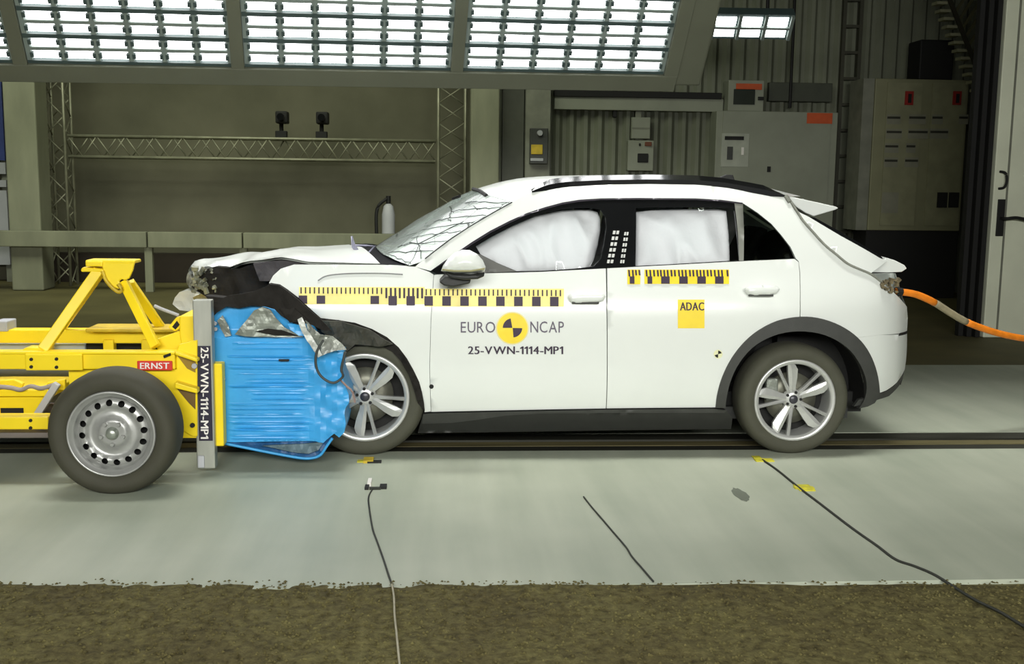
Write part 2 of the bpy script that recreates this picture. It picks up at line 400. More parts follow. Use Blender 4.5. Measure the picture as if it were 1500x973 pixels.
# floodlight bank (tilted towards the car)
def frame(O, phi, tilt, om=0.0):
    ph = math.radians(phi); t = math.radians(tilt)
    e1 = Vector((math.cos(ph), math.sin(ph), 0)); bk = Vector((-math.sin(ph), math.cos(ph), 0))
    e2 = -bk*math.cos(t)+Vector((0, 0, 1))*math.sin(t); o_ = math.radians(om); e1, e2 = e1*math.cos(o_)+e2*math.sin(o_), e2*math.cos(o_)-e1*math.sin(o_); nn = e1.cross(e2)
    M = Matrix((e1, e2, nn)).transposed(); O = Vector(O)
    return lambda a, b, c=0.0: O+e1*a+e2*b+nn*c, M
T, M = frame(P(981, 129, 3.0), 7, 54, 0.9)
bank = thing('floodlight_bank', 'huge grey tilted bank of glowing white floodlights hanging above and behind the car', 'lighting', T(-3, 0))
def bbox(a0, b0, a1, b1, c0=0.0, c1=0.08, mb=None):
    mb = mb or MB(); return mb.box(T((a0+a1)/2, (b0+b1)/2, (c0+c1)/2), (a1-a0, b1-b0, c1-c0), M)
BT = 2.35
BEAM = 0.142
obj('frame_beam', bbox(-7.2, 0.0, 0.02, BEAM, -0.10, 0.06), BANKG, bank, bevel=0.006)
obj('frame_side', bbox(0.02, 0.03, 0.25, BT, -0.25, 0.02), BANKG, bank, bevel=0.02)
obj('frame_side', bbox(-0.09, BEAM, 0.02, BT, -0.10, 0.06), BANKG, bank)
obj('backing', bbox(-7.2, BEAM, -0.09, BT, -0.30, -0.10), BANKT, bank)
NR, RP = 10, 0.213
for ar, al in ((-0.105, -1.71), (-1.835, -3.37), (-3.49, -4.91), (-5.03, -6.50)):
    obj('mullion', bbox(al-0.115, BEAM, al-0.02, BT, -0.06, 0.055), BANKG, bank)
    pan = obj('lamp_panel', bbox(al-0.018, BEAM+0.002, ar+0.012, BT, -0.098, -0.012), BANKT, bank)
    cw_ = (ar-al)/6; sk = MB()
    for k in range(NR+1): obj('row_divider', bbox(al-0.015, BEAM+0.004+k*RP-0.012, ar+0.01, BEAM+0.004+k*RP+0.020, -0.012, 0.030), BANKT, pan)
    for r in range(NR): obj('lamp_spacer', bbox(al-0.01, BEAM+0.102+r*RP, ar+0.008, BEAM+0.128+r*RP, -0.012, 0.020), BANKD, pan)
    for c in range(7):
        a = al+c*cw_; obj('column_divider', bbox(a-0.018, BEAM+0.004, a+0.018, BT, -0.012, 0.024), BANKD, pan)
    for r in range(NR):
        for q in (0, 1):
            bb = BEAM+0.029+r*RP+q*0.102
            for c in range(6):
                a = al+c*cw_
                obj('lamp', bbox(a+0.023, bb, a+cw_-0.023, bb+0.070, -0.012, -0.002), LAMP, pan)
                for e in (a+0.021, a+cw_-0.021): bbox(e-0.012, bb+0.020, e+0.012, bb+0.056, -0.006, 0.030, sk)
    obj('lamp_socket', sk, BANKT, pan, kind='stuff')
# second small floodlight further back on the right
T2, M2 = frame(P(1042, 54, 6.0), -3, 48)
fl = thing('floodlight', 'small six lamp floodlight high up right of the big bank', 'lighting', T2(0.25, 0.1))
def b2(a0, b0, a1, b1, c0, c1, mb=None):
    mb = mb or MB(); return mb.box(T2((a0+a1)/2, (b0+b1)/2, (c0+c1)/2), (a1-a0, b1-b0, c1-c0), M2)
obj('housing', b2(-0.30, -0.02, 0.86, 0.29, -0.12, 0.0), BANKT, fl)
for c in range(3):
    for q in (0, 1): obj('lamp', b2(0.02+c*0.28, 0.015+q*0.14, 0.235+c*0.28, 0.115+q*0.14, 0.0, 0.012), LAMP, fl)
for c in range(4): obj('divider', b2(-0.022+c*0.28, -0.01, 0.012+c*0.28, 0.285, 0.0, 0.04), BANKD, fl)
obj('divider', b2(-0.02, 0.120, 0.85, 0.147, 0.0, 0.036), BANKD, fl)
obj('hanger_rod', MB().tube([T2(0.6, 0.16, -0.12), T2(0.6, 0.16, -0.12)+Vector((0, 0.2, 4.6))], 0.02), BLK, fl)

# columns, guard beam
def pxbox(x0, y0, x1, y1, yn, dep, mb=None):
    a = P(x0, y1, yn); b = P(x1, y0, yn); mb = mb or MB()
    return mb.box2((min(a[0], b[0]), yn, min(a[2], b[2])), (max(a[0], b[0]), yn+dep, max(a[2], b[2])))
def colx(x0, x1, y): a = P(x0, 250, y)[0]; b = P(x1, 250, y)[0]; return a, b
a, b = colx(9, 56, 9.0); tag(obj('concrete_column', MB().box2((a, 9.0, 0), (b, 9.45, 8)), CONC, bevel=0.02), 'grey square column at the left edge of the hall', 'column', 'hall columns')
a, b = colx(689, 731, 9.0); tag(obj('concrete_column', MB().box2((a, 9.0, 0), (b, 9.44, 8)), CONC, bevel=0.02), 'grey square column standing behind the windscreen of the car', 'column', 'hall columns')
gb = thing('guard_beam', 'long grey horizontal guard beam between the two columns', 'beam', (-3, 8.9, 0.6))
z0 = P(345, 364, 8.85)[2]; z1 = P(345, 341, 8.85)[2]
xs4 = [X0+0.4, P(215, 350, 8.85)[0], P(355, 350, 8.85)[0], P(700, 350, 8.85)[0]]
for i in range(3): obj('beam_section', MB().box2((xs4[i]+0.01, 8.85, z0), (xs4[i+1]-0.01, 8.985, z1)), CONC, gb, bevel=0.01)
for x in (xs4[0]+1.5, xs4[1], xs4[2]): obj('bracket', MB().box2((x-0.05, 8.9, 0), (x+0.05, 8.98, z0)), CONC, gb)

# truss towers and truss bridge
def truss(name, label, A, B, side, up, w_, h_, nseg, cat='truss'):
    A = Vector(A); B = Vector(B); sd = Vector(side); u = Vector(up); t = thing(name, label, cat, A)
    cs = [(-1, -1), (1, -1), (1, 1), (-1, 1)]
    off = [sd*(c[0]*w_/2)+u*(c[1]*h_/2) for c in cs]
    for o_ in off: obj('chord', MB().tube([A+o_, B+o_], 0.022, 8), TRUSSM, t, smooth=True)
    for f in range(4):
        o1, o2 = off[f], off[(f+1) % 4]
        for k in range(nseg):
            p = A+(B-A)*(k/nseg); q = A+(B-A)*((k+1)/nseg)
            a_, b_ = (p+o1, q+o2) if k % 2 == 0 else (p+o2, q+o1)
            obj('brace', MB().tube([a_, b_], 0.010, 5), TRUSSM, t, smooth=True)
    return t
yt = 9.85
xl0, xl1 = P(72, 250, yt)[0], P(104, 250, yt)[0]; xr0, xr1 = P(640, 250, yt)[0], P(683, 250, yt)[0]
truss('truss_tower', 'left upright lattice truss tower beside the left column', ((xl0+xl1)/2, yt, 0), ((xl0+xl1)/2, yt, 4.2), (1, 0, 0), (0, 1, 0), xl1-xl0-0.04, 0.3, 16)
truss('truss_tower', 'right upright lattice truss tower behind the windscreen', ((xr0+xr1)/2, yt, 0), ((xr0+xr1)/2, yt, 4.2), (1, 0, 0), (0, 1, 0), xr1-xr0-0.04, 0.3, 16)
zt0 = P(350, 233, yt)[2]; zt1 = P(350, 203, yt)[2]
truss('truss_bridge', 'horizontal lattice truss spanning between the two truss towers', (xl1+0.02, yt, (zt0+zt1)/2), (xr0-0.02, yt, (zt0+zt1)/2), (0, 1, 0), (0, 0, 1), 0.28, zt1-zt0, 26)
# two dark clamp lamps standing on the bridge
for i, px in enumerate((412, 471)):
    c = P(px, 175, yt); t = thing('stage_camera', ('left' if i == 0 else 'right')+' one of two dark camera units standing on the lattice truss bridge', 'camera', (c[0], yt, zt1), 'cameras on the truss bridge')
    obj('base_clamp', MB().box((c[0], yt, zt1+0.065), (0.16, 0.12, 0.10)), BLK, t, bevel=0.01)
    obj('body', MB().box((c[0]+0.02, yt-0.03, zt1+0.30), (0.17, 0.22, 0.17)), BLK, t, bevel=0.02)
    obj('neck', MB().tube([(c[0], yt, zt1+0.1), (c[0], yt, zt1+0.26)], 0.03), BLK, t)
    obj('lens', MB().tube([(c[0]+0.02, yt-0.24, zt1+0.30), (c[0]+0.02, yt-0.13, zt1+0.30)], 0.05, 16), GLOSSBLK, t)
# gas bottle on the floor by the back wall
c = P(569, 320, 10.0); zb = P(569, 352, 10)[2]; zt = P(569, 286, 10)[2]
gbm = thing('gas_bottle', 'pale upright gas cylinder with dark valve in front of the back wall', 'bottle', (c[0], 10.0, 0))
obj('cylinder', MB().lathe([(0.0, 0), (0.09, 0), (0.095, 0.03), (0.095, zt-0.28), (0.07, zt-0.16), (0.03, zt-0.12), (0, zt-0.12)], (c[0], 10.0, 0), 20, 'z'), PALE, gbm, smooth=True)
obj('valve', MB().tube([(c[0], 10.0, zt-0.13), (c[0], 10.0, zt-0.01)], 0.035, 10), BLK, gbm)
obj('hose', MB().tube(sp([(c[0]-0.02, 9.97, zt-0.05), (c[0]-0.16, 9.95, zt-0.2), (c[0]-0.17, 9.95, zt-0.6), (c[0]-0.15, 9.95, 0.02)], 5), 0.025, 6), BLK, gbm)
# blue line tube and pale tube low on the back wall
for nm, y_, px0, px1, py, m_, lab in (('blue_pipe', 10.45, 60, 300, 384, mat('pipe_blue', (46, 62, 150), 0.5), 'thin blue pipe low on the dark back wall'), ('pale_pipe', 10.5, 60, 360, 374, PIPE, 'thin pale pipe just above the blue one on the back wall')):
    a = P(px0, py, y_); b = P(px1, py+2, y_); tag(obj(nm, MB().tube([a, b], 0.018, 8), m_), lab, 'pipe')
# dark low plinth, its brown put in for the shade under the beam
tag(obj('shade_plinth', MB().box2((-6.2, 10.3, 0), (0.5, 10.58, 0.42)), mat('plinth_shade_brown', (40, 32, 22), 0.85)), 'dark brown plinth standing in for shade along the foot of the left back wall', 'plinth')
# blue and white notice board at far left edge
bx0, bx1 = P(-70, 250, 10.2)[0], P(8, 250, 10.2)[0]
nb = thing('notice_board', 'tall blue and white board at the far left behind the column', 'board', ((bx0+bx1)/2, 10.2, 0))
obj('blue_panel', MB().box2((bx0, 10.2, P(5, 235, 10.2)[2]), (bx1, 10.26, P(5, 118, 10.2)[2])), BLUEB, nb)
for y0_, y1_ in ((255, 238), (274, 264), (388, 279)):
    obj('white_panel', MB().box2((bx0, 10.2, P(5, y0_, 10.2)[2]), (bx1, 10.25, P(5, y1_, 10.2)[2])), PALE, nb)
obj('post', MB().box2((bx0, 10.26, 0), (bx0+0.08, 10.32, P(5, 118, 10.2)[2])), PIPE, nb)
obj('post', MB().box2((bx1-0.08, 10.26, 0), (bx1, 10.32, P(5, 118, 10.2)[2])), PIPE, nb)

# ---- right bay wall equipment
YW = 9.42
def wallbox(name, x0, y0, x1, y1, dep, m_, parent, yw=YW, bev=0.008):
    a = P(x0, y1, yw-dep); b = P(x1, y0, yw-dep)
    return obj(name, MB().box2((a[0], yw-dep, a[2]), (b[0], yw, b[2])), m_, parent, bevel=bev)
a, b = colx(770, 806, 9.0)
tag(obj('steel_column', MB().box2((a, 9.1, 0), (b, 9.42, 8)), PIPE), 'pale steel column carrying the yellow call box', 'column')
a, b = colx(735, 766, 9.3)
tag(obj('steel_column', MB().box2((a, 9.25, 0), (b, 9.42, 8)), mat('dark_steel_col', (70, 72, 62), 0.6)), 'dark narrow steel column between the grey column and the pale steel one', 'column')
cb = thing('call_box', 'dark wall call box with yellow plate and round white button on the pale column', 'call box', P(787, 215, 9.0))
wallbox('housing', 776, 188, 803, 240, 0.10, mat('callbox_grey', (60, 62, 58), 0.5), cb, 9.1)
wallbox('yellow_plate', 778, 212, 795, 226, 0.012, YELD, cb, 8.999)
wallbox('label_strip', 777, 232, 796, 236, 0.012, PALE, cb, 8.999)
q = P(791, 195, 8.98); obj('button', MB().lathe([(0, -0.02), (0.035, -0.02), (0.04, 0.0), (0.04, 0.02)], q, 16), PALE, cb)
# horizontal trunking and pipes
trk2 = thing('cable_trunking', 'long grey horizontal cable trunking across the corrugated wall', 'trunking', P(900, 150, YW))
wallbox('tray', 812, 145, 1060, 160, 0.10, CABW, trk2); wallbox('dark_pipe', 812, 136, 1058, 141, 0.14, BLK, trk2)
wallbox('wire_tray', 1126, 122, 1220, 148, 0.10, mat('tray_dark', (66, 70, 58), 0.6), trk2)
tag(wallbox('wall_conduit', 898, 120, 905, 172, 0.07, BLK, None), 'short black conduit hanging down across the trunking', 'pipe')
tag(wallbox('wall_conduit', 930, 126, 941, 205, 0.06, PIPE, None), 'grey vertical conduit leading down to the two switch boxes', 'pipe')
a = P(1158, -30, 9.3); b = P(1157, 158, 9.3)
tag(obj('wall_conduit', MB().tube([(b[0], 9.3, 5.2), (b[0], 9.3, b[2])], 0.022), BLK), 'thin black conduit right of the small floodlight', 'pipe')
sb = thing('switch_box', 'pale small electrical box on the corrugated wall under the conduit, topmost of two', 'box', P(942, 190, YW))
wallbox('housing', 925, 172, 953, 203, 0.10, CABW, sb)
wallbox('cover_seam', 926, 187, 952, 189, 0.104, PIPE, sb, bev=0)
sb = thing('socket_box', 'pale square socket box on the corrugated wall just above the car roof', 'box', P(938, 225, YW))
wallbox('housing', 919, 206, 958, 250, 0.12, CABW, sb)
wallbox('socket', 934, 225, 950, 238, 0.14, BLK, sb); wallbox('red_knob', 945, 208, 955, 214, 0.15, mat('knob_rust', (110, 60, 36), 0.6), sb); wallbox('black_knob', 936, 210, 939, 214, 0.135, BLK, sb)
# large cabinet
cbt = thing('electrical_cabinet', 'wide grey electrical cabinet with orange label behind the car roof', 'cabinet', (P(1137, 250, 9.1)[0], 9.2, 0))
yc = YW
a = P(1050, 162, yc-0.35); b = P(1221, 300, yc-0.35)
obj('body', MB().box2((a[0], yc-0.35, 0.35), (b[0], yc, a[2])), CABW, cbt, bevel=0.01)
def cab(name, x0, y0, x1, y1, m_, parent=cbt, d0=0.35, t=0.012, yw=YW):
    a_ = P(x0, y1, yw-d0); b_ = P(x1, y0, yw-d0)
    return obj(name, MB().box2((a_[0], yw-d0-t, a_[2]), (b_[0], yw-d0, b_[2])), m_, parent)
cab('door', 1054, 166, 1217, 300, CABW, t=0.015)
cab('orange_label', 1181, 166, 1219, 181, LABELO, t=0.02)
wn = cab('viewing_window', 1055, 196, 1097, 244, mat('window_pale', (168, 172, 158), 0.5), t=0.022)
cab('top_strip', 1061, 200, 1089, 205, BLK, wn, t=0.03); cab('display', 1064, 215, 1073, 234, mat('display_dk', (58, 60, 56), 0.4), wn, t=0.03)
cab('lamp_dot', 1085, 216, 1089, 227, INKW, wn, t=0.03)
cab('lock', 1123, 244, 1128, 252, BLK, t=0.035)
obj('plinth', MB().box2((a[0], yc-0.33, 0), (b[0], yc, 0.35)), BLK, cbt)
ct = thing('control_unit', 'small control unit with orange strip and dark screen standing on the grey cabinet', 'control unit', (P(1092, 158, 9.2)[0], 9.25, a[2]))
z_ = a[2]; q0 = P(1066, 162, YW-0.3); q1 = P(1120, 118, YW-0.3)
obj('housing', MB().box2((q0[0], YW-0.30, z_), (q1[0], YW-0.02, q1[2])), CABW, ct, bevel=0.01)
cab('screen', 1074, 131, 1106, 153, mat('screen_green', (34, 42, 32), 0.3), ct, 0.30); cab('orange_strip', 1078, 123, 1116, 131, LABELO, ct, 0.30); cab('knob', 1110, 142, 1118, 147, BLK, ct, 0.30, 0.03)
# shelf ladder between cabinets
ld = thing('cable_ladder', 'dark vertical cable ladder between the two electrical cabinets', 'ladder', (P(1240, 200, 9.3)[0], 9.38, 0))
for px in (1228, 1252): x = P(px, 200, 9.35)[0]; obj('rail', MB().box2((x-0.025, 9.33, 0), (x+0.025, 9.39, 6)), mat('ladder_dark', (58, 58, 44), 0.6), ld)
xa, xb = P(1228, 200, 9.35)[0], P(1252, 200, 9.35)[0]
for k in range(14): obj('rung', MB().box2((xa+0.025, 9.34, 0.5+k*0.36), (xb-0.025, 9.38, 0.54+k*0.36)), mat('ladder_dark', (58, 58, 44), 0.6), ld)
# olive distribution cabinet
YD = 8.6
dc = thing('distribution_cabinet', 'tall olive distribution cabinet with two red switches and rows of labels', 'cabinet', (P(1345, 300, YD)[0], YD+0.2, 0))
a = P(1283, 118, YD); b = P(1420, 340, YD)
bx = (a[0], YD, P(1345, 338, YD)[2]); bxx = (P(1420, 118, YD)[0], YD+0.5, P(1345, 116, YD)[2])
obj('body', MB().box2(bx, bxx), CABO, dc, bevel=0.01)
obj('side_panel', MB().box2((bx[0]-0.16, YD+0.02, bx[2]), (bx[0]-0.005, YD+0.5, bxx[2])), PIPE, dc)
def dd(name, x0, y0, x1, y1, m_, t=0.015, parent=dc):
    a_ = P(x0, y1, YD); b_ = P(x1, y0, YD); return obj(name, MB().box2((a_[0], YD-t, a_[2]), (b_[0], YD, b_[2])), m_, parent)
dd('door', 1288, 122, 1351, 330, mat('cab_olive_door', (138, 138, 108), 0.55)); dd('door', 1353, 122, 1416, 330, mat('cab_olive_door', (138, 138, 108), 0.55))
for x0_ in (1324, 1394):
    s = dd('red_switch', x0_, 134, x0_+13, 154, mat('switch_red', (150, 34, 26), 0.5), 0.04); dd('lever', x0_+4, 138, x0_+9, 151, BLK, 0.06, s)
INKO = mat('label_ink_olive', (48, 48, 36), 0.6); LBL = mat('label_pale', (134, 134, 116), 0.6)
for row, segs in ((172, ((1299, 1318), (1331, 1355), (1365, 1380), (1404, 1418))), (193, ((1298, 1320), (1330, 1358), (1362, 1388))), (214, ((1296, 1315), (1327, 1340))), (235, ((1295, 1314), (1325, 1344)))):
    for s0, s1 in segs:
        l_ = dd('label_plate', s0-1, row-4, min(s1+1, 1418), row+10, LBL, 0.017); dd('print', s0, row-1, min(s1, 1417), row+2, INKO, 0.020, l_)
for x0_ in (1371, 1388): dd('socket', x0_, 282, x0_+15, 304, BLK, 0.05)
dd('lower_plate', 1290, 282, 1316, 312, LBL, 0.017)
obj('stand', MB().box2((bx[0], YD+0.04, 0), (bxx[0], YD+0.5, bx[2])), BLK, dc)
tag(obj('black_box', MB().box2((P(1346, 108, 8.7)[0], 8.7, bxx[2]), (P(1396, 108, 8.7)[0], 9.1, P(1370, 58, 8.7)[2])), BLK, bevel=0.02), 'black box lying on top of the olive distribution cabinet', 'box')
# stair descending to the right
st = thing('steel_stair', 'steep steel stair with pale treads descending behind the right cabinet', 'stair', (P(1405, 100, 8.2)[0], 8.3, 0))
ys = 7.95
STT = mat('stair_tread', (150, 150, 122), 0.6); STD = mat('stair_dark', (46, 44, 28), 0.7)
for k in range(-4, 15):
    px = 1380+k*4.75+(0.10*k*k if k > 0 else 0)*0.3; py = 4+k*11.6; c = P(px, py, ys)
    obj('tread', MB().box2((c[0]-0.065, ys, c[2]-0.018), (c[0]+0.075, ys+0.16, c[2]+0.018)), STT, st)
a = P(1350, -60, ys); b = P(1443, 170, ys)
obj('stringer', MB().bar((a[0]+0.15, ys-0.02, a[2]), (b[0]+0.13, ys-0.02, b[2]), 0.05, 0.03), STD, st)
for k in range(9):
    p0 = P(1398+k*5, 20+k*12, ys+0.35); p1 = P(1398+k*5+48, 20+k*12-74, ys+0.35)
    obj('slat', MB().bar(p0, p1, 0.035, 0.02), mat('stair_slat', (92, 90, 62), 0.6), st)
tag(obj('dark_partition', MB().box2((P(1432, 200, 8.9)[0], 8.95, 0), (P(1520, 200, 8.9)[0], 9.05, 6)), BLK), 'black partition behind the stair, left of the big door', 'partition')
# big door at the right edge
YDR = 4.7
dr = thing('door_1', 'x', 'door', (6.2, YDR, 0)); del dr['label']; del dr['category']; dr['kind'] = 'structure'
xd = P(1441, 480, YDR)[0]
obj('leaf', MB().box2((xd, YDR, 0.0), (xd+1.6, YDR+0.12, 4.6)), DOORM, dr, bevel=0.01)
obj('edge_strip', MB().box2((xd+0.13, YDR-0.006, 0.02), (xd+0.15, YDR, 4.55)), PIPE, dr)
hp = P(1466, 320, YDR-0.01)
xh = xd+0.05
obj('handle_plate', MB().box2((xh, YDR-0.02, P(1466, 346, YDR)[2]), (xh+0.075, YDR, P(1466, 292, YDR)[2])), BLK, dr, bevel=0.005)
zz = P(1466, 320, YDR)[2]
obj('lever_handle', MB().tube(sp([(xh+0.04, YDR-0.02, zz), (xh+0.06, YDR-0.09, zz), (xh+0.16, YDR-0.10, zz+0.01), (xh+0.32, YDR-0.10, zz-0.02)], 5), 0.016, 8), BLK, dr, smooth=True)
zz = P(1466, 264, YDR)[2]
obj('pull_handle', MB().tube(sp([(xh-0.0, YDR, zz+0.085), (xh+0.04, YDR-0.04, zz+0.07), (xh+0.055, YDR-0.05, zz), (xh+0.04, YDR-0.04, zz-0.07), (xh, YDR, zz-0.085)], 5), 0.013, 8), BLK, dr, smooth=True)
fr_ = MB()
for k in range(3): fr_.box2((xd-0.075-k*0.065, YDR+0.02+k*0.05, 0.0), (xd-0.025-k*0.065, YDR+0.10+k*0.05, 4.7))
obj('door_frame', fr_, BLK, dr)
fp = G(1419, 476); tag(obj('floor_post', MB().tube([(fp[0], fp[1], -0.004), (fp[0], fp[1], 0.30)], 0.022, 10), PALE), 'thin pale post on the floor left of the big door', 'post')

# ------------------------------------------------------------------ the car
Y0, YC = -0.10, 0.81
ZT = np.array([[0.10, .16], [0.18, .09], [0.25, .05], [0.36, .018], [0.5, .002], [0.7, .0], [0.84, .008], [0.92, .03], [0.99, .06], [1.05, .085], [1.15, .12], [1.3, .185], [1.42, .25], [1.5, .31], [1.57, .42]])
def f(x, z):
    y = float(np.interp(z, ZT[:, 0], ZT[:, 1]))*0.5+0.25*float(np.interp(z-0.03, ZT[:, 0], ZT[:, 1]))+0.25*float(np.interp(z+0.03, ZT[:, 0], ZT[:, 1]))
    t = (x-1.95)/0.80
    if t > 0: y += 0.02*t+0.26*min(t, 1.15)**4
    t = (-0.7-x)/0.7
    if t > 0: y += 0.2*t*t
    return y
def S(px, py, off=0.0):
    last = None
    for k in range(0, 170):
        y = -0.2+k*0.005; p = P(px, py, y); g_ = y-(Y0+f(p[0], p[2])+off)
        if g_ >= 0:
            if last is None: return p
            y -= 0.005*g_/(g_-last); return P(px, py, y)
        last = g_
    return P(px, py, 0.2)
def xz(p): return (p[0], p[2])
def Sx(pts): return [xz(S(a, b)) for a, b in pts]
def Ex(pts, y=0.2): return [xz(P(a, b, y)) for a, b in pts]
def Rx(pts):
    out = []
    for a_, b_ in pts:
        y = float(np.interp(a_, [1250, 1285, 1334], [Y0+0.02, Y0+0.07, 0.2])); out.append(xz(P(a_, b_, y)))
    return out
def resamp(pts, step=0.035, closed=True):
    out = []; n = len(pts)
    for i in range(n if closed else n-1):
        a = np.array(pts[i]); b = np.array(pts[(i+1) % n]); k = max(1, int(np.linalg.norm(b-a)/step+0.5))
        out += [tuple(a+(b-a)*j/k) for j in range(k)]
    if not closed: out.append(tuple(pts[-1]))
    return out
car = thing('car', 'white crash test car with crumpled front, yellow stickers and inflated airbags', 'car', (0.8, YC, 0))
def mirror(mb):
    r = MB(); r.v = [(a, 2*YC-b, c) for a, b, c in mb.v]; r.f = [q[::-1] for q in mb.f]; return r
def panel(name, outline, m_, off=0.0, t=0.03, step=0.045, holes=(), far=True, parent=None, yf=None, label=None, sep=0.0):
    o2 = resamp(outline); yy = yf or (lambda x, z: Y0+f(x, z)+off)
    V, F = cdt(o2, step, [resamp(h) for h in holes])
    mb = shell(V, F, yy, t)
    r = obj(name, mb, m_, parent or car, smooth=True, label=label)
    if far: obj(name, mirror(mb), m_, parent or car, smooth=True)
    return r
DLO_T = [(631, 397), (660, 376.5), (691, 355), (718, 338.5), (746, 324), (772, 312.5), (800, 303.5), (824, 297), (848, 293), (880, 291), (930, 290.5), (1019, 291), (1055, 293), (1088, 297.5)]
ROOF_N = [(750, 296), (765, 288), (779, 281), (800, 276), (830, 271.5), (880, 269.5), (950, 268.5), (1019, 269), (1060, 272.5), (1100, 279), (1150, 288)]
APIL = [(608, 391), (616, 384), (640, 365), (660, 350), (688, 331.5), (721, 312), (750, 296)]
BELT_F = [(640, 402.5), (700, 400.5), (760, 399.5), (794, 398.5), (840, 396), (887.4, 393.4)]
BELT_R = [(889.5, 393.3), (934, 391), (1000, 387.5), (1088, 382.8), (1164, 379.5)]
ARCH_R = [(1048, 597), (1050, 580), (1055, 560), (1064, 538), (1076, 518), (1092, 499), (1112, 483), (1138, 470), (1165, 464.5), (1190, 464.5), (1214, 470), (1236, 480), (1255, 494), (1269, 511), (1279, 531), (1285, 552), (1287.5, 572), (1287.5, 579)]
ARCH_S = sp(ARCH_R, 3)
ARCH_F = [(622, 604), (621, 592), (618, 575), (614, 560), (606, 543), (596, 525), (584, 509), (567, 494), (545, 482), (520, 473), (496, 469)]
# fender
panel('front_fender', Sx([(608, 391), (629, 398.5), (635, 402.5), (631, 470), (629, 540), (631, 603)]+ARCH_F+[(470, 466), (452, 450), (437, 436), (420, 424), (408, 417), (394, 415), (400, 404), (411, 394), (430, 388), (470, 388), (520, 388), (557, 388), (580, 389)]), WHITE, far=False)
panel('front_fender', Sx([(608, 391), (629, 398.5), (635, 402.5), (631, 470), (629, 540), (631, 603)]+ARCH_F+[(465, 470), (430, 490), (400, 540), (380, 560), (350, 520), (345, 450), (370, 410), (411, 394), (430, 388), (520, 388), (580, 389)]), WHITE, far=False, yf=lambda x, z: 2*YC-(Y0+f(x, z)))
# doors
panel('front_door', Sx([(631.6, 603.5), (629.6, 540), (631.6, 470), (635.6, 403)]+BELT_F+[(888.2, 450), (888.9, 520), (887.4, 598.5), (800, 600), (700, 602)]), WHITE)
panel('rear_door', Sx(BELT_R+[(1169.6, 384), (1171.2, 400), (1171.6, 440), (1171.2, 464)]+ARCH_S[24::-1]+[(960, 597.6), (888.6, 598.4), (890, 520), (889.6, 450)]), WHITE)
# A-pillar + cant rail + quarter panel in one body side
REAR_S = [(1313, 402), (1318, 420), (1321, 432), (1330, 450), (1334.5, 468), (1333, 487)]
panel('body_side', Sx(APIL+ROOF_N[1:]+[(1155, 293), (1163, 307), (1175, 324), (1190, 341), (1206, 359), (1224, 373.5), (1240, 386.5), (1258, 395), (1275, 402), (1283, 408)])
      + Ex([(1296, 425), (1316, 440)]+REAR_S[3:]) + Rx([(1290, 490), (1256, 494.5)])+Sx(ARCH_S[33:23:-1]+[(1172.5, 464), (1172.6, 440), (1172.2, 400), (1170, 383), (1166, 379), (1158, 362), (1144, 344), (1130, 328), (1110, 312)])+Sx(DLO_T[::-1]), WHITE)
BUMP_E = [(1333.5, 489.5), (1335, 500), (1336.5, 516), (1336, 532), (1333.5, 545)]
panel('rear_bumper', Rx([(1257, 494.6), (1290, 490.1)])+Rx(BUMP_E+[(1316, 562), (1300, 573), (1289, 578)])+Sx(ARCH_S[45:35:-1]), WHITE)
panel('rear_bumper_skirt', Rx([(1288.5, 579), (1301, 574), (1317, 563), (1333, 546.5), (1331, 556), (1322, 568), (1306, 582), (1290, 588), (1276, 594), (1256, 598.5), (1262, 588)]), CLAD, off=0.002)
# cross-car rear sheets
def loft(name, curves, m_, parent, nu=20, nv=None, t=0.0, amp=0.0, freq=4, fade=None, smooth=True, label=None):
    """curves: list of equally long point lists, laid side by side from near to far; Catmull-Rom across"""
    n = nv or len(curves[0]); mb = MB(); grid = []
    for i in range(n):
        row = sp([c[i] for c in curves], max(1, nu//(len(curves)-1)))
        if amp: row = [(p[0], p[1], p[2]+amp*nz(p[0], p[1], p[2], freq)*(fade(p) if fade else 1)) for p in row]
        grid.append(row)
    k = len(grid[0]); mb.add([p for r in grid for p in r], [(i*k+j, i*k+j+1, (i+1)*k+j+1, (i+1)*k+j) for i in range(n-1) for j in range(k-1)])
    if t: mb.add([(p[0], p[1], p[2]-t) for r in grid for p in r], [(i*k+j, (i+1)*k+j, (i+1)*k+j+1, i*k+j+1) for i in range(n-1) for j in range(k-1)])
    return obj(name, mb, m_, parent, smooth=smooth, label=label)
def along(pts, n):
    pts = [np.array(p, float) for p in pts]; d = [0]
    for a_, b_ in zip(pts, pts[1:]): d.append(d[-1]+np.linalg.norm(b_-a_))
    return [tuple(np.array([np.interp(d[-1]*i/(n-1), d, [p[k] for p in pts]) for k in range(3)])) for i in range(n)]
def mir(c): return [(p[0], 2*YC-p[1], p[2]) for p in c]
def rearcurve(pts): 
    out = []
    for a_, b_ in pts:
        p = P(a_, b_, 0.2); out.append((p[0], Y0+f(p[0], p[2])+0.005, p[2]))
    return out
def rearsheet(name, pts, m_, bul=0.05):
    a_ = along(rearcurve(pts), 12); c_ = [(p[0]+bul, YC, p[2]) for p in a_]; q_ = [(p[0]+bul*0.75, (p[1]+YC)/2, p[2]) for p in a_]
    return loft(name, [a_, q_, c_, mir(q_), mir(a_)], m_, car, 24)
rearsheet('tailgate', [(1308, 400), (1314, 420), (1319, 436), (1330, 450), (1334.5, 468), (1333, 487)], WHITE)
rearsheet('rear_bumper_face', BUMP_E, WHITE)
rearsheet('rear_diffuser', [(1333, 547), (1331, 556), (1324, 566)], CLAD, -0.05)
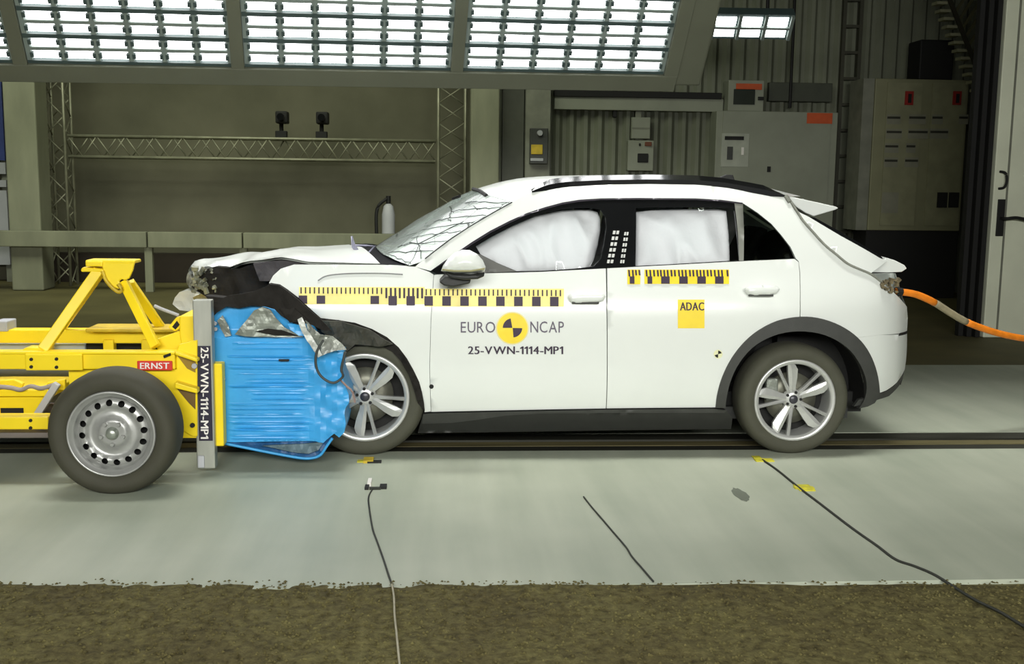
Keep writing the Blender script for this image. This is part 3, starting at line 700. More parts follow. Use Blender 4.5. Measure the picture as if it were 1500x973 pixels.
# roof, windscreen, rear glass
NV = 30
rn = along([S(a_, b_) for a_, b_ in ROOF_N], NV)
rc = along([P(a_, b_, YC) for a_, b_ in [(692, 279), (712, 272), (735, 266), (763, 260.5), (800, 258), (850, 256.8), (900, 256.8), (950, 257.5), (1040, 262.5), (1100, 270), (1165, 287)]], NV)
def mid(a_, c_, k, ky): return [(c[0]+(n_[0]-c[0])*k, c[1]+(n_[1]-c[1])*ky, c[2]+(n_[2]-c[2])*k) for n_, c in zip(a_, c_)]
loft('roof', [rn, mid(rn, rc, 0.60, 0.72), mid(rn, rc, 0.16, 0.36), rc, mir(mid(rn, rc, 0.16, 0.36)), mir(mid(rn, rc, 0.60, 0.72)), mir(rn)], WHITE, car, 24)
wn_ = along([S(a_, b_) for a_, b_ in [(600, 390), (616, 385), (640, 366), (660, 351), (688, 332.5), (721, 313), (750, 297)]], NV)
wc = along([P(a_, b_, YC) for a_, b_ in [(551, 361), (576, 344.5), (604, 327), (632, 311), (669, 290), (692, 279)]], NV)
loft('windscreen', [wn_, mid(wn_, wc, 0.5, 0.72), mid(wn_, wc, 0.14, 0.36), wc, mir(mid(wn_, wc, 0.14, 0.36)), mir(mid(wn_, wc, 0.5, 0.72)), mir(wn_)], SHAT, car, 24, amp=0.012, freq=5, label='shattered windscreen')
# black edge gasket and long dark cracks of the windscreen (real strips on the pane)
obj('windscreen_seal', MB().tube([(p[0], p[1]-0.004, p[2]+0.003) for p in wn_[4:]], 0.0035, 6), mat('seal_grey', (58, 58, 60), 0.6), car)
def wpt(u, v):
    i = min(NV-1, max(0, u*(NV-1))); i0 = int(i); i1 = min(NV-1, i0+1); fr_ = i-i0
    n_ = np.array(wn_[i0])*(1-fr_)+np.array(wn_[i1])*fr_; c = np.array(wc[i0])*(1-fr_)+np.array(wc[i1])*fr_
    k = np.interp(v, [0, .28, .64, 1], [1, .5, .14, 0]); return (c[0]+(n_[0]-c[0])*k, n_[1]+(c[1]-n_[1])*v, c[2]+(n_[2]-c[2])*k+0.010)
ck = MB(); rc_ = random.Random(5)
for u0, v0, u1, v1 in [(.22, .0, .02, .4), (.36, .0, .12, .42), (.50, .0, .24, .40), (.63, .0, .36, .42), (.76, .0, .50, .45), (.88, .0, .66, .45), (.96, .0, .80, .5), (.12, .02, .30, .35), (.55, .22, .68, .5), (.02, .0, .0, .4)]:
    pts = [wpt(u0+(u1-u0)*t+rc_.uniform(-.012, .012), v0+(v1-v0)*t) for t in np.linspace(0, 1, 12)]
    ck.tube(pts, [0.0028*(0.4+0.6*math.sin(math.pi*(0.15+0.8*i_/11))) for i_ in range(12)], 4)
obj('crack', ck, mat('crack_grey', (74, 80, 78), 0.6), car, kind='stuff')
obj('windscreen_top_trim', MB().tube([wpt(.97, .35), wpt(1.0, .62), wpt(1.0, .95)], 0.012, 6).tube([wpt(.86, .9), wpt(.80, .98)], 0.010, 5), BLK, car)
# roof rail
for s in (0, 1):
    pts = [S(a_, b_) for a_, b_ in [(779, 281.5), (800, 275), (830, 270.5), (880, 268), (950, 267), (1019, 268), (1060, 271.5), (1100, 278.5), (1150, 288)]]
    pts = along([tuple(p+np.array([0, 0.02, 0.004])) for p in pts], 40)
    mb = MB(); n = len(pts)
    for i, p in enumerate(pts):
        tp = min(1, 0.25+min(i, n-1-i)/4)
        mb.v += [(p[0], p[1]-0.034, p[2]-0.024*tp), (p[0], p[1]-0.034, p[2]+0.012*tp), (p[0], p[1]+0.030, p[2]+0.040*tp), (p[0], p[1]+0.020, p[2]-0.016*tp)]
    mb.f += [(i*4+k, i*4+(k+1) % 4, i*4+4+(k+1) % 4, i*4+4+k) for i in range(n-1) for k in range(4)]
    obj('roof_rail', mirror(mb) if s else mb, GLOSSBLK, car)
# antenna fin
q = P(1068, 263, YC-0.0); obj('antenna_fin', MB().prism([(q[0]-0.16, q[2]-0.03), (q[0]-0.02, q[2]+0.030), (q[0]+0.02, q[2]+0.030), (q[0]+0.05, q[2]-0.05)], YC-0.02, YC+0.02), BLK, car, bevel=0.006)
# spoiler
def cross(name, pts, yn, m_, bul=0.06, bevel=0.0, nseg=10):
    c = [xz(P(a_, b_, yn)) for a_, b_ in pts]; mb = MB(); n = len(c)
    for k in range(nseg+1):
        y = yn+(2*YC-2*yn)*k/nseg; u = 2*k/nseg-1
        mb.v += [(p[0]+bul*(1-u*u), y, p[1]) for p in c]
    mb.f += [(k*n+i, k*n+(i+1) % n, (k+1)*n+(i+1) % n, (k+1)*n+i) for k in range(nseg) for i in range(n)]
    mb.f += [tuple(range(n)), tuple(nseg*n+i for i in range(n))[::-1]]
    return obj(name, mb, m_, car, bevel=bevel)
cross('roof_spoiler', [(1153, 287), (1170, 290.5), (1200, 297), (1224, 302.5), (1228.5, 305), (1222, 308), (1192, 317), (1180, 312), (1166, 303)], 0.30, WHITE, bevel=0.006)
cross('rear_glass', [(1176, 315), (1194, 319), (1228, 338), (1261, 357), (1292, 376.5), (1294, 380), (1260, 366), (1226, 347)], 0.21, GLOSSBLK, 0.05)
panel('tailgate_side', Sx([(1157.5, 295), (1164, 303), (1171, 311), (1185, 318), (1205, 330), (1232, 346), (1261, 362), (1290, 379), (1299, 382), (1276, 400), (1259, 393), (1242, 385), (1226, 372), (1208, 357), (1192, 339.5), (1177, 322), (1165.5, 306)]), WHITE, off=-0.002)
cross('tailgate_lip', [(1274, 399), (1288, 388), (1299, 377.5), (1312, 382), (1325, 388.5), (1328.5, 393.5), (1321, 398.5), (1300, 399.5)], 0.19, WHITE, 0.05, bevel=0.004)
# tail lamp: dark red-grey lens, torn open, with clips
panel('tail_lamp', Sx([(1277, 402), (1284, 407)])+Ex([(1297, 424), (1317, 438), (1313, 418), (1309, 400)], 0.2), mat('lamp_grey', (150, 156, 150), 0.25, 0, 0.05, 8, coat=0.5), off=0.03, label='pale grey tail lamp')
clp = MB(); rc2 = random.Random(9)
for k in range(16):
    q = S(1290+rc2.uniform(0, 24), 408+rc2.uniform(0, 22)); clp.box((q[0], q[1]-0.012, q[2]), (rc2.uniform(.008, .025), .03, rc2.uniform(.008, .03)), Matrix.Rotation(rc2.uniform(0, 3), 3, 'Y'))
obj('cable_clip', clp, mat('clip_brown', (112, 100, 72), 0.5, 0.2, 0.3, 30), car, kind='stuff')
obj('signal_cable', MB().tube([tuple(np.array(S(a_, b_))+np.array([0, -0.008, 0])) for a_, b_ in sp([(1150, 288), (1156, 293), (1164, 305), (1176, 323.5), (1191, 340.5), (1207, 358), (1225, 373), (1241, 386), (1258, 394), (1276, 402), (1292, 414)], 4)], 0.007, 6), CABLEG, car, smooth=True, label='thin grey cable along the tailgate gap')
q = S(1153, 291); obj('cable_knot', MB().tube([tuple(np.array(S(1150, 287))+[0, -.012, 0]), tuple(np.array(S(1156, 296))+[0, -.012, 0])], 0.012, 6), CABLEG, car)
panel('bumper_reflector', Sx([(1316, 492), (1318, 488)])+Ex([(1333, 486), (1333, 490)]), BLK, off=-0.006, t=0.01)
# sill and wheel-arch cladding
panel('sill_cladding', Sx([(620, 606), (633, 605), (700, 603.5), (800, 601.5), (887, 599.8), (960, 599), (1047, 598.5), (1062, 600), (1072, 612), (1070, 628), (900, 630), (700, 633), (612, 634), (616, 620)]), mat('sill_dark', (44, 45, 42), 0.6, 0, 0.06, 14), off=-0.012, t=0.06)
panel('sill_lip_highlight', Sx([(620, 606), (633, 605), (700, 603.5), (800, 601.5), (887, 599.8), (1047, 598.5), (1064, 600.5), (1060, 604), (887, 604), (790, 605), (740, 608), (700, 614), (660, 619), (618, 620)]), CLAD, off=-0.02, t=0.01)  # lip in lighter grey paints the highlight line along the sill
AIN = [(1062, 597), (1063, 585), (1068, 562), (1078, 538), (1094, 516), (1114, 500), (1140, 489), (1168, 485), (1198, 488), (1224, 498), (1245, 514), (1260, 536), (1268, 560), (1266, 582), (1257, 598)]
panel('wheel_arch_cladding', Sx(ARCH_S+[(1280, 590), (1270, 595)]+sp(AIN[::-1], 3)), CLAD, off=-0.014, t=0.05, step=0.03)
# windows
GO_F = [(697, 361), (722, 346), (752, 330), (787, 314.5), (826, 306.5), (850, 305), (868, 305), (880, 308), (887, 318), (888.5, 334), (885, 358), (880, 380), (870, 390.5), (840, 394), (794, 397), (757, 397.5), (730, 386), (704, 373)]
frame_f = Sx([(631, 397), (660, 377), (691, 355.7), (718, 339), (746, 324.7), (772, 313), (800, 304), (824, 297.6), (848, 293.7), (880, 291.6), (914, 291), (913, 340), (912, 392), (886, 393.2), (840, 395.7), (794, 398.2), (760, 399.2), (700, 400.2), (640, 402)])
panel('window_frame', frame_f, GLOSSBLK, off=0.006, t=0.02, holes=[Sx(GO_F)], step=0.03)
panel('window_seal', Sx([(631, 396.6), (660, 376), (691, 354.7), (718, 338), (746, 323.7), (772, 312), (800, 303), (824, 296.6), (848, 292.7), (880, 290.6), (930, 290), (1019, 290.6), (1055, 292.6), (1088, 297), (1087, 299), (1054, 295), (1019, 293), (930, 292.5), (880, 293), (848, 295.5), (824, 299.5), (800, 306), (772, 315), (746, 327), (718, 341.5), (691, 358.5), (660, 380)]), mat('chrome_black', (70, 66, 74), 0.25, 0.4), off=-0.004, t=0.01)
panel('window_glass', Sx(GO_F), GLASS, off=0.016, t=0.0)
GO_R = [(932, 305), (960, 304), (1020, 304), (1060, 304.5), (1076, 306.5), (1080, 340), (1084, 381.5), (1040, 384), (980, 387.5), (931, 390)]
frame_r = Sx([(914, 291), (960, 291), (1019, 291.7), (1055, 293.6), (1087, 298), (1088, 340), (1089, 382.2), (1040, 385), (980, 388.5), (934, 390.7), (912, 392), (913, 340)])
panel('window_frame', frame_r, GLOSSBLK, off=0.006, t=0.02, holes=[Sx(GO_R)], step=0.03)
panel('window_glass', Sx(GO_R), GLASS, off=0.016, t=0.0)
panel('quarter_glass', Sx([(1089, 298.8), (1110, 312.7), (1130, 328.7), (1144, 344.7), (1157, 362.5), (1164, 378.7), (1089, 382.2)]), PRIV, off=0.008, t=0.0, label='dark tinted quarter glass')
panel('window_divider', Sx([(1076, 297.5), (1088, 298.4), (1090, 340), (1089.5, 382), (1083, 382.3), (1081, 340)]), mat('divider_grey', (128, 130, 122), 0.4), off=0.002, t=0.012, label='grey divider bar')
# black mirror triangle
panel('mirror_triangle', Sx([(700, 372), (705, 374), (731, 386.5), (757, 398), (700, 399.8), (690, 385)]), mat('mirror_tri', (92, 92, 88), 0.5), off=-0.002, t=0.02)
# airbags: folded curtain bags just behind the panes
def bag(name, pts, off, amp, seed, far=True):
    o2 = resamp(Sx(pts), 0.03); V, F = cdt(o2, 0.018); d = bdist(o2, V)
    mb = MB(); h = 0.075*np.sqrt(np.clip(1-(1-np.minimum(d/0.10, 1))**2, 0, 1))
    vs_ = []
    for i, (a_, b_) in enumerate(V):
        fold = abs(nz(a_*1.0+b_*0.35+seed, seed, b_*0.45-a_*0.25, 7.5))*1.9-0.4+0.5*nz(a_, seed+2, b_, 5)
        vs_.append((a_, Y0+f(a_, b_)+off-h[i]+amp*fold*min(1, d[i]/0.05), b_))
    mb.add(vs_, F)
    r = obj(name, mb, AIRBAG, car, smooth=True)
    if far: obj(name, mirror(mb), AIRBAG, car, smooth=True)
bag('curtain_airbag', [(697, 364), (722, 349), (752, 333.5), (787, 318), (826, 309.5), (850, 308), (868, 308), (880, 312), (884, 322), (884, 340), (880, 362), (874, 384), (864, 402), (794, 404), (757, 404), (690, 390)], 0.125, 0.042, 1.3)
bag('curtain_airbag', [(934, 312), (960, 309), (1020, 307), (1060, 307), (1072, 310), (1076, 345), (1078, 396), (1020, 398), (931, 400)], 0.125, 0.040, 5.1)
# pale checkered reflections painted on the black B-pillar
REFLM = mat('reflection_pale', (206, 208, 204), 0.7, 0, 0.05, 20)
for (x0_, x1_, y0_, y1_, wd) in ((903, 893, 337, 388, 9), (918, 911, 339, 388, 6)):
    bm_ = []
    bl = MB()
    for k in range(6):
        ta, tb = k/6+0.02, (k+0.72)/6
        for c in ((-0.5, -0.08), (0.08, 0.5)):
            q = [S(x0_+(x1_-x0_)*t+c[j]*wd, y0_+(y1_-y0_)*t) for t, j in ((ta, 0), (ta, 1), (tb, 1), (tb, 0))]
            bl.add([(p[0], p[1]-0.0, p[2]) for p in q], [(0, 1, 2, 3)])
    obj('pillar_reflection', bl, REFLM, car, label='pale checkered reflection painted on the black pillar')
# mirror
mo = resamp(px2([(646, 397), (649, 389), (656, 379), (666, 370.5), (677, 366), (688, 366.5), (699, 372), (707, 381), (711.5, 391), (710, 398), (690, 400.5), (665, 400.5)], -0.25), 0.012)
mr_ = obj('door_mirror', puff(mo, -0.25, 0.075, 0.09, 0.012), WHITE, car, smooth=True)
mo = resamp(px2([(648, 398), (665, 401), (690, 401.5), (710, 399), (709, 405), (700, 409), (680, 410), (660, 407)], -0.25), 0.012)
obj('mirror_base', puff(mo, -0.25, 0.07, 0.05, 0.012), BLACKPL, mr_, smooth=True)
obj('mirror_trim', MB().tube([P(a_, b_, -0.325) for a_, b_ in ((648, 395), (665, 397), (690, 397), (710, 393.5))], 0.005, 6), mat('trim_olive', (150, 146, 108), 0.4), mr_)
obj('mirror_foot', MB().prism(px2([(643, 412), (652, 403), (690, 404), (688, 414), (664, 419), (650, 417)], -0.14), -0.2, -0.02), BLACKPL, mr_, bevel=0.008)
fmr = obj('door_mirror', mirror(puff(resamp(px2([(646, 397), (656, 379), (677, 366), (699, 372), (711.5, 391), (690, 400.5)], -0.25), 0.02), -0.25, 0.075, 0.09, 0.02)), WHITE, car, smooth=True)
# door handles
for (a0, a1, b0, b1) in ((832, 887, 429, 444), (1091, 1142, 418.5, 433)):
    for s in (0, 1):
        hm = px2([(a0, (b0+b1)/2-1), (a0+3, b0+2), (a0+12, b0), (a1-12, b0-0.5), (a1-3, b0+1), (a1, (b0+b1)/2-2), (a1-4, b1-3), (a1-14, b1-1), (a0+12, b1), (a0+3, b1-2)], Y0)
        hm = resamp(hm, 0.01); mb = puff(hm, Y0-0.004, 0.024, 0.02, 0.01)
        hd_ = obj('door_handle', mirror(mb) if s else mb, WHITE, car, smooth=True)
        mb = MB().box2((P(a0+6, b1, Y0)[0], Y0-0.012, P(a0, b1, Y0)[2]-0.004), (P(a1-10, b1, Y0)[0], Y0+0.01, P(a0, b1, Y0)[2]+0.008))
        obj('handle_recess', mirror(mb) if s else mb, CLAD, hd_)
# interior and underbody
ib = MB(); ib.box2((-0.15, 0.15, 0.2), (2.5, 1.47, 0.32)); obj('floor_pan', ib, DARK, car)
obj('rear_bulkhead', MB().box2((2.0, 0.22, 0.3), (2.5, 1.40, 1.02)), DARK, car)
obj('dashboard', MB().prism([(-0.05, 0.95), (0.1, 1.06), (0.36, 1.0), (0.40, 0.85), (0.3, 0.6), (-0.05, 0.5)], 0.16, 1.46), DARK, car, bevel=0.03)
def seat(x, y):
    t = [(x, 0.34), (x+0.46, 0.34), (x+0.54, 0.52), (x+0.78, 1.08), (x+0.80, 1.25), (x+0.70, 1.25), (x+0.60, 1.05), (x+0.36, 0.55), (x-0.04, 0.52)]
    obj('seat', MB().prism(t, y-0.22, y+0.22), DARK, car, bevel=0.05)
seat(0.55, 0.42); seat(0.55, 1.2); seat(1.35, 0.5); seat(1.35, 1.12)
obj('underbody', MB().box2((-0.6, 0.10, 0.17), (2.4, 1.52, 0.24)), BLACKPL, car)
def wheel(px, py, y, rot, side=0, rr=None):
    c = P(px, py, y); cx, cz = c[0], c[2]; R_ = rr or cz+0.006; k = R_/0.335
    sgn = 1
    prof = [(.242, .014), (.250, .004), (.264, 0), (.29, -.005), (.312, .004), (.328, .026), (.335, .055), (.335, .165), (.328, .195), (.31, .215), (.29, .224), (.242, .21)]
    mb = MB().lathe([(r*k, o) for r, o in prof], (cx, y, cz), 72)
    for r, o in ((.335, .075), (.335, .105), (.335, .14)): pass
    mb.v = [(a_, b_, max(c_, 0.0)) for a_, b_, c_ in mb.v]
    M_ = (lambda q: mirror(q)) if side else (lambda q: q)
    tyre = obj('wheel', M_(mb), RUBBER, car, smooth=True)
    rim = MB().lathe([(.246*k, .02), (.247*k, .006), (.243*k, .0), (.234*k, .001), (.220*k, .006), (.216*k, .02), (.213*k, .12), (.213*k, .2)], (cx, y, cz), 72)
    obj('rim', M_(rim), ALLOY, tyre, smooth=True)
    for j in range(5):
        for kind in (0, 1):
            a_ = math.radians(rot+72*j+(20 if kind else 0)); er = (math.cos(a_), math.sin(a_)); et = (-er[1], er[0])
            if kind == 0: pr = [(.035, -.020, .016), (.08, -.026, .016), (.13, -.038, .017), (.18, -.044, .017), (.208, -.032, .015), (.226, -.010, .018)]
            else: pr = [(.035, -.013, .013), (.09, -.011, .010), (.15, -.009, .009), (.226, -.010, .011)]
            sm = MB(); L_ = []; 
            for r, lo, hi in pr:
                dep = 0.012+0.030*max(0, 1-r/.22)
                L_.append([(r*k, lo*k, dep+0.030), (r*k, lo*k, dep+0.008), (r*k, (lo*0.35+hi*0.65)*k, dep-0.004), (r*k, hi*k, dep+0.004), (r*k, hi*k, dep+0.030)])
            for row in L_: sm.v += [(cx+er[0]*r+et[0]*t, y+d, cz+er[1]*r+et[1]*t) for r, t, d in row]
            n = len(L_); sm.f += [(i*5+q, i*5+(q+1) % 5, i*5+5+(q+1) % 5, i*5+5+q) for i in range(n-1) for q in range(5)]
            sm.f += [(0, 1, 2, 3, 4), tuple((n-1)*5+q for q in (4, 3, 2, 1, 0))]
            obj('spoke', M_(sm), ALLOY, tyre)
    obj('hub', M_(MB().lathe([(0, .030), (.030*k, .030), (.055*k, .036), (.062*k, .06)], (cx, y, cz), 30)), ALLOY, tyre, smooth=True)
    obj('hub_cap', M_(MB().lathe([(0, .024), (.022*k, .024), (.027*k, .030), (.027*k, .036)], (cx, y, cz), 24)), mat('hub_cap_dark', (66, 66, 72), 0.35, 0.3), tyre, smooth=True)
    bl = MB()
    for j in range(5):
        a_ = math.radians(rot+10+36+72*j-36+36); bl.lathe([(0, .028), (.009*k, .028), (.009*k, .05)], (cx+.044*k*math.cos(a_), y, cz+.044*k*math.sin(a_)), 10)
    obj('wheel_bolt', M_(bl), BLK, tyre, kind='stuff')
    obj('brake_disc', M_(MB().lathe([(.05, .075), (.06, .07), (.155*k, .085), (.155*k, .11)], (cx, y, cz), 48)), DISC, tyre, smooth=True)
    obj('brake_caliper', M_(MB().box((cx-.12*k, y+.09, cz+.05), (.07, .05, .13))), TORN, tyre, bevel=0.01)
    obj('wheel_drum', M_(MB().lathe([(0, .14), (.212*k, .14)], (cx, y, cz), 36)), DARK, tyre)
    return cx, cz
fx, fz = wheel(534, 583, -0.075, 49); rx, rz = wheel(1165, 587, -0.085, 27)
wheel(534, 583, -0.075, 13, 1); wheel(1165, 587, -0.085, 60, 1)
for s in (0, 1):
    m1 = MB().lathe([(.425, 0), (.425, .34), (0, .34)], (rx, -0.02, rz), 36, 'y', -0.12, math.pi+0.12); obj('wheel_well', mirror(m1) if s else m1, BLK, car)
    m1 = MB().lathe([(.36, 0), (.36, .34), (0, .34)], (fx, 0.0, fz), 36, 'y', -0.12, math.pi+0.12); obj('wheel_well', mirror(m1) if s else m1, BLK, car)

# crushed front
YB = -0.33
def crumple(name, pts, y, m_, t=0.03, amp=0.03, fr=9, step=0.02, parent=None, seed=0, label=None):
    o2 = resamp(px2(pts, y), 0.02); V, F = cdt(o2, step)
    mb = shell(V, F, lambda a_, b_: y+amp*(nz(a_, seed, b_, fr)+0.5*nz(a_, seed+3, b_, fr*2.6)), t)
    return obj(name, mb, m_, parent or car, label=label)
bn = along([S(557, 386), S(520, 386), S(496, 385.5), P(450, 383, 0.02), P(412, 379, 0.06), P(390, 380, .10), P(371, 382, .14), P(350, 390, .2), P(330, 388.5, .25), P(315, 388, .3), P(298, 392, .4), P(285, 404, .5)], 34)
bc = along([P(a_, b_, YC) for a_, b_ in [(511, 358.5), (480, 360.5), (443, 363), (412, 366.5), (382, 370), (360, 374), (325, 379.5), (300, 384), (287, 390), (278, 402)]], 34)
bfar = [(n_[0]-0.02+0.05*(i/33), 2*YC-Y0-0.16-0.15*(i/33)**2, c[2]-0.07) for i, (n_, c) in enumerate(zip(bn, bc))]
def mixc(a_, c_, k): return [tuple(np.array(p)*(1-k)+np.array(q)*k) for p, q in zip(a_, c_)]
m1 = [(p[0], p[1], p[2]+0.03) for p in mixc(bn, bc, .5)]; m2 = [(p[0], p[1], p[2]+0.02) for p in mixc(bc, bfar, .5)]
bon = loft('bonnet', [bn, m1, bc, m2, bfar], WHITE, car, 28, t=0.012, amp=0.040, freq=5.0, fade=lambda p: 0.12+0.88*min(1, max(0, (-0.6-p[0])/0.5)), label='buckled white bonnet')
# curled nose of the bonnet
noseN = along([P(a_, b_, y_) for a_, b_, y_ in [(285, 404, .5), (280, 410, .5), (279, 418, .52), (288, 424, .56), (300, 427, .58)]], 10)
noseC = along([P(a_, b_, YC) for a_, b_ in [(278, 402), (275, 408), (275.5, 416), (282, 423), (292, 427)]], 10)
noseF = [(p[0]+.02, p[1]+.7, p[2]-.04) for p in noseC]
loft('bonnet_nose', [noseN, noseC, noseF], mat('nose_dirty', (150, 150, 132), 0.5, 0, 0.35, 16, bump=0.4, bscale=20), car, 16, amp=0.03, freq=16)
bits = MB(); rb = random.Random(11)
for k in range(46):
    q = P(281+rb.triangular(0, 40, 4), 392+rb.uniform(0, 36), 0.16+rb.uniform(0, .06)); s_ = rb.uniform(.007, .022)
    bits.box(q, (s_*rb.uniform(.6, 2), s_, s_*rb.uniform(.4, 1.2)), Matrix.Rotation(rb.uniform(0, 3), 3, 'Y') @ Matrix.Rotation(rb.uniform(0, 3), 3, 'X'))
obj('broken_bits', bits, mat('broken_grey', (128, 130, 112), 0.5, 0.1, 0.45, 18), car, kind='stuff')
crumple('crushed_engine_bay', [(292, 397), (315, 391), (330, 392), (350, 394), (371, 386), (414, 382), (412, 393), (398, 414), (410, 440), (380, 436), (340, 438), (300, 434), (282, 420)], 0.24, CRUMPLE, 0.9, 0.05, 6)
crumple('bonnet_underside', [(371, 386), (412, 381.5), (455, 386), (470, 390), (440, 392), (411, 393.5), (396, 412), (380, 412)], 0.06, mat('underside_dark', (64, 60, 62), 0.6, 0, 0.2, 10, bump=0.3, bscale=18), 0.03, 0.015, 8)
# white front bumper corner pushed up on the far side, lamp
crumple('front_bumper', [(252, 446), (256, 436), (263, 428), (275, 425), (290, 428), (303, 434), (306, 456), (285, 458), (262, 455)], 0.55, WHITE, 0.8, 0.04, 7, label='torn white front bumper')
crumple('head_lamp', [(282, 436), (290, 432), (303, 431), (311, 436), (308, 446), (298, 449), (287, 444)], 0.42, mat('lamp_yellowed', (168, 160, 110), 0.3, 0, 0.3, 14, coat=0.4), 0.1, 0.02, 10, label='yellowed broken headlamp')
# black torn liner running from the nose over the front wheel
LINT = [(300, 434), (330, 436), (360, 438), (380, 430), (394, 416), (408, 418), (420, 425), (437, 437), (452, 451), (470, 467)]+ARCH_F[::-1]
LINB = [(612, 592), (606, 570), (598, 548), (588, 530), (575, 516), (560, 508), (540, 505), (520, 508), (508, 516), (500, 500), (484, 482), (462, 484), (440, 474), (424, 470), (408, 458), (395, 450), (375, 447), (345, 446), (315, 446)]
crumple('torn_wheel_liner', LINT+LINB, -0.10, CRUMPLE, 0.10, 0.035, 9, 0.022, label='torn black wheel-arch liner')
crumple('liner_flap', [(470, 470), (500, 471), (540, 483), (575, 505), (560, 508), (520, 505), (505, 518), (492, 498), (470, 486)], -0.16, mat('liner_olive', (54, 54, 44), 0.7, 0, 0.2, 12, bump=0.4, bscale=26), 0.02, 0.03, 10)
crumple('torn_edge_strip', [(436, 468), (442, 465), (446, 472), (450, 484), (458, 496), (466, 508), (472, 520), (466, 524), (460, 514), (450, 500), (442, 486)], -0.44, mat('torn_white', (206, 210, 204), 0.4, 0.1, 0.2, 20), 0.012, 0.02, 16, 0.012)
crumple('torn_metal', [(446, 470), (470, 490), (488, 494), (472, 520), (464, 508), (454, 492)], -0.41, TORN, 0.012, 0.03, 12, 0.014)
crumple('torn_metal', [(470, 512), (478, 497), (488, 494), (500, 504), (507, 513), (490, 514), (478, 518), (470, 522)], -0.43, mat('torn_pale', (176, 180, 172), 0.4, 0.2, 0.2, 14, bump=0.4, bscale=30), 0.012, 0.02, 14, 0.012)
obj('broken_hose', MB().tube([P(a_, b_, -0.45) for a_, b_ in sp([(474, 498), (464, 516), (463, 536), (471, 552), (488, 561), (502, 552), (500, 540), (506, 516)], 6)], 0.007, 6), mat('hose_dark', (58, 62, 60), 0.5), car, smooth=True)
obj('broken_wire', MB().tube([P(a_, b_, -0.40) for a_, b_ in sp([(498, 556), (508, 566), (516, 574), (520, 590)], 4)], 0.006, 5), mat('wire_pale', (150, 128, 122), 0.5), car)
# cowl, hinge strip at the foot of the windscreen
cN = [S(600, 391), S(580, 390), S(557, 387)]; cC = [P(551, 362, YC), P(536, 363, YC), P(518, 366, YC)]
loft('scuttle', [along(cN, 6), along(cC, 6), mir(along(cN, 6))], mat('scuttle_dark', (16, 15, 20), 0.85, spec=0.1), car, 12)
obj('hinge_strip', MB().tube([P(a_, b_, 0.35) for a_, b_ in [(515, 346), (518, 361), (527, 373), (545, 380), (558, 384)]], [.006, .014, .014, .012, .01], 6), mat('hinge_grey', (150, 150, 170), 0.4, 0.3), car)
obj('wiper', MB().tube([P(a_, b_, 0.5) for a_, b_ in [(520, 359.5), (536, 360), (549, 360.5), (538, 372)]], 0.006, 5), mat('hinge_grey', (150, 150, 170), 0.4, 0.3), car)
obj('bonnet_crease', MB().tube([tuple(np.array(S(a_, b_))+[0, -.003, 0]) for a_, b_ in sp([(466, 411), (476, 405), (492, 402), (520, 400.5), (560, 400.5), (590, 402)], 4)], 0.004, 5), mat('gap_grey', (140, 142, 140), 0.5), car)

# ---- stickers on the car side
def stick(mb, m_, name, parent=None, label=None): return obj(name, mb, m_, parent or car, label=label)
def quad(mb, x0, y0, x1, y1, off=-0.004, sk=0.0):
    nx_ = max(1, int(abs(x1-x0)/12)); ny_ = max(1, int(abs(y1-y0)/12)); vs_ = []
    for j in range(ny_+1):
        for i in range(nx_+1):
            u = i/nx_; v = j/ny_; vs_.append(S(x0+(x1-x0)*u+sk*v, y0+(y1-y0)*v, off))
    mb.add(vs_, [(j*(nx_+1)+i, j*(nx_+1)+i+1, (j+1)*(nx_+1)+i+1, (j+1)*(nx_+1)+i) for j in range(ny_) for i in range(nx_)]); return mb
GLY = {}
def glyph(ch):
    if ch in GLY: return GLY[ch]
    cu = bpy.data.curves.new('txt', 'FONT'); cu.body = ch; cu.resolution_u = 3
    o = bpy.data.objects.new('txt', cu); COL.objects.link(o); bpy.context.view_layer.update()
    dg = bpy.context.evaluated_depsgraph_get(); me = bpy.data.meshes.new_from_object(o.evaluated_get(dg))
    V = np.array([v.co[:2] for v in me.vertices]); F = [tuple(p.vertices) for p in me.polygons]
    bpy.data.objects.remove(o); bpy.data.curves.remove(cu); bpy.data.meshes.remove(me)
    V[:, 0] -= V[:, 0].min()
    if ch == '1':                                                # the numeral one with its flag
        n = len(V); t = V[:, 1].max(); V = np.vstack([V, [(0.03, t), (0.03, t-0.12), (-0.15, t-0.22), (-0.15, t-0.12)]]); F = F+[(n, n+1, n+2, n+3)]; V[:, 0] += 0.15
    GLY[ch] = (V, F); return GLY[ch]
def text_mesh(txt, bold=0.0, space=1.0):
    Vs = []; Fs = []; Ls = []; x = 0.0; n = 0
    for ch in txt:
        V, F = glyph(ch)
        for l_, d in enumerate((-bold, 0, bold) if bold else (0,)):
            Ls += [l_]*len(V); Vs.append(V+np.array([x+d, 0])); Fs += [tuple(k+n for k in q) for q in F]; n += len(V)
        x += V[:, 0].max()+0.12*space
    V = np.vstack(Vs); lo = V.min(0); hi = V.max(0); return (V-lo)/(hi-lo), Fs, Ls
def text_on(name, txt, x0, y0, x1, y1, m_, fn, bold=0.0, space=1.0, parent=None, rot=False, slope=0.0):
    V, F, Ls = text_mesh(txt, bold, space); mb = MB()
    if rot: pts = [fn(x0+(x1-x0)*v, y0+(y1-y0)*u) for u, v in V]
    else: pts = [fn(x0+(x1-x0)*u, y1+(y0-y1)*v+slope*u) for u, v in V]
    pts = [np.array(p)-np.array([0, 0.0007*l_, 0]) for p, l_ in zip(pts, Ls)]      # the three strokes of a bold letter lie one on the other
    return obj(name, mb.add(pts, F), m_, parent or car, kind='stuff')
son = lambda a_, b_: S(a_, b_, -0.006)
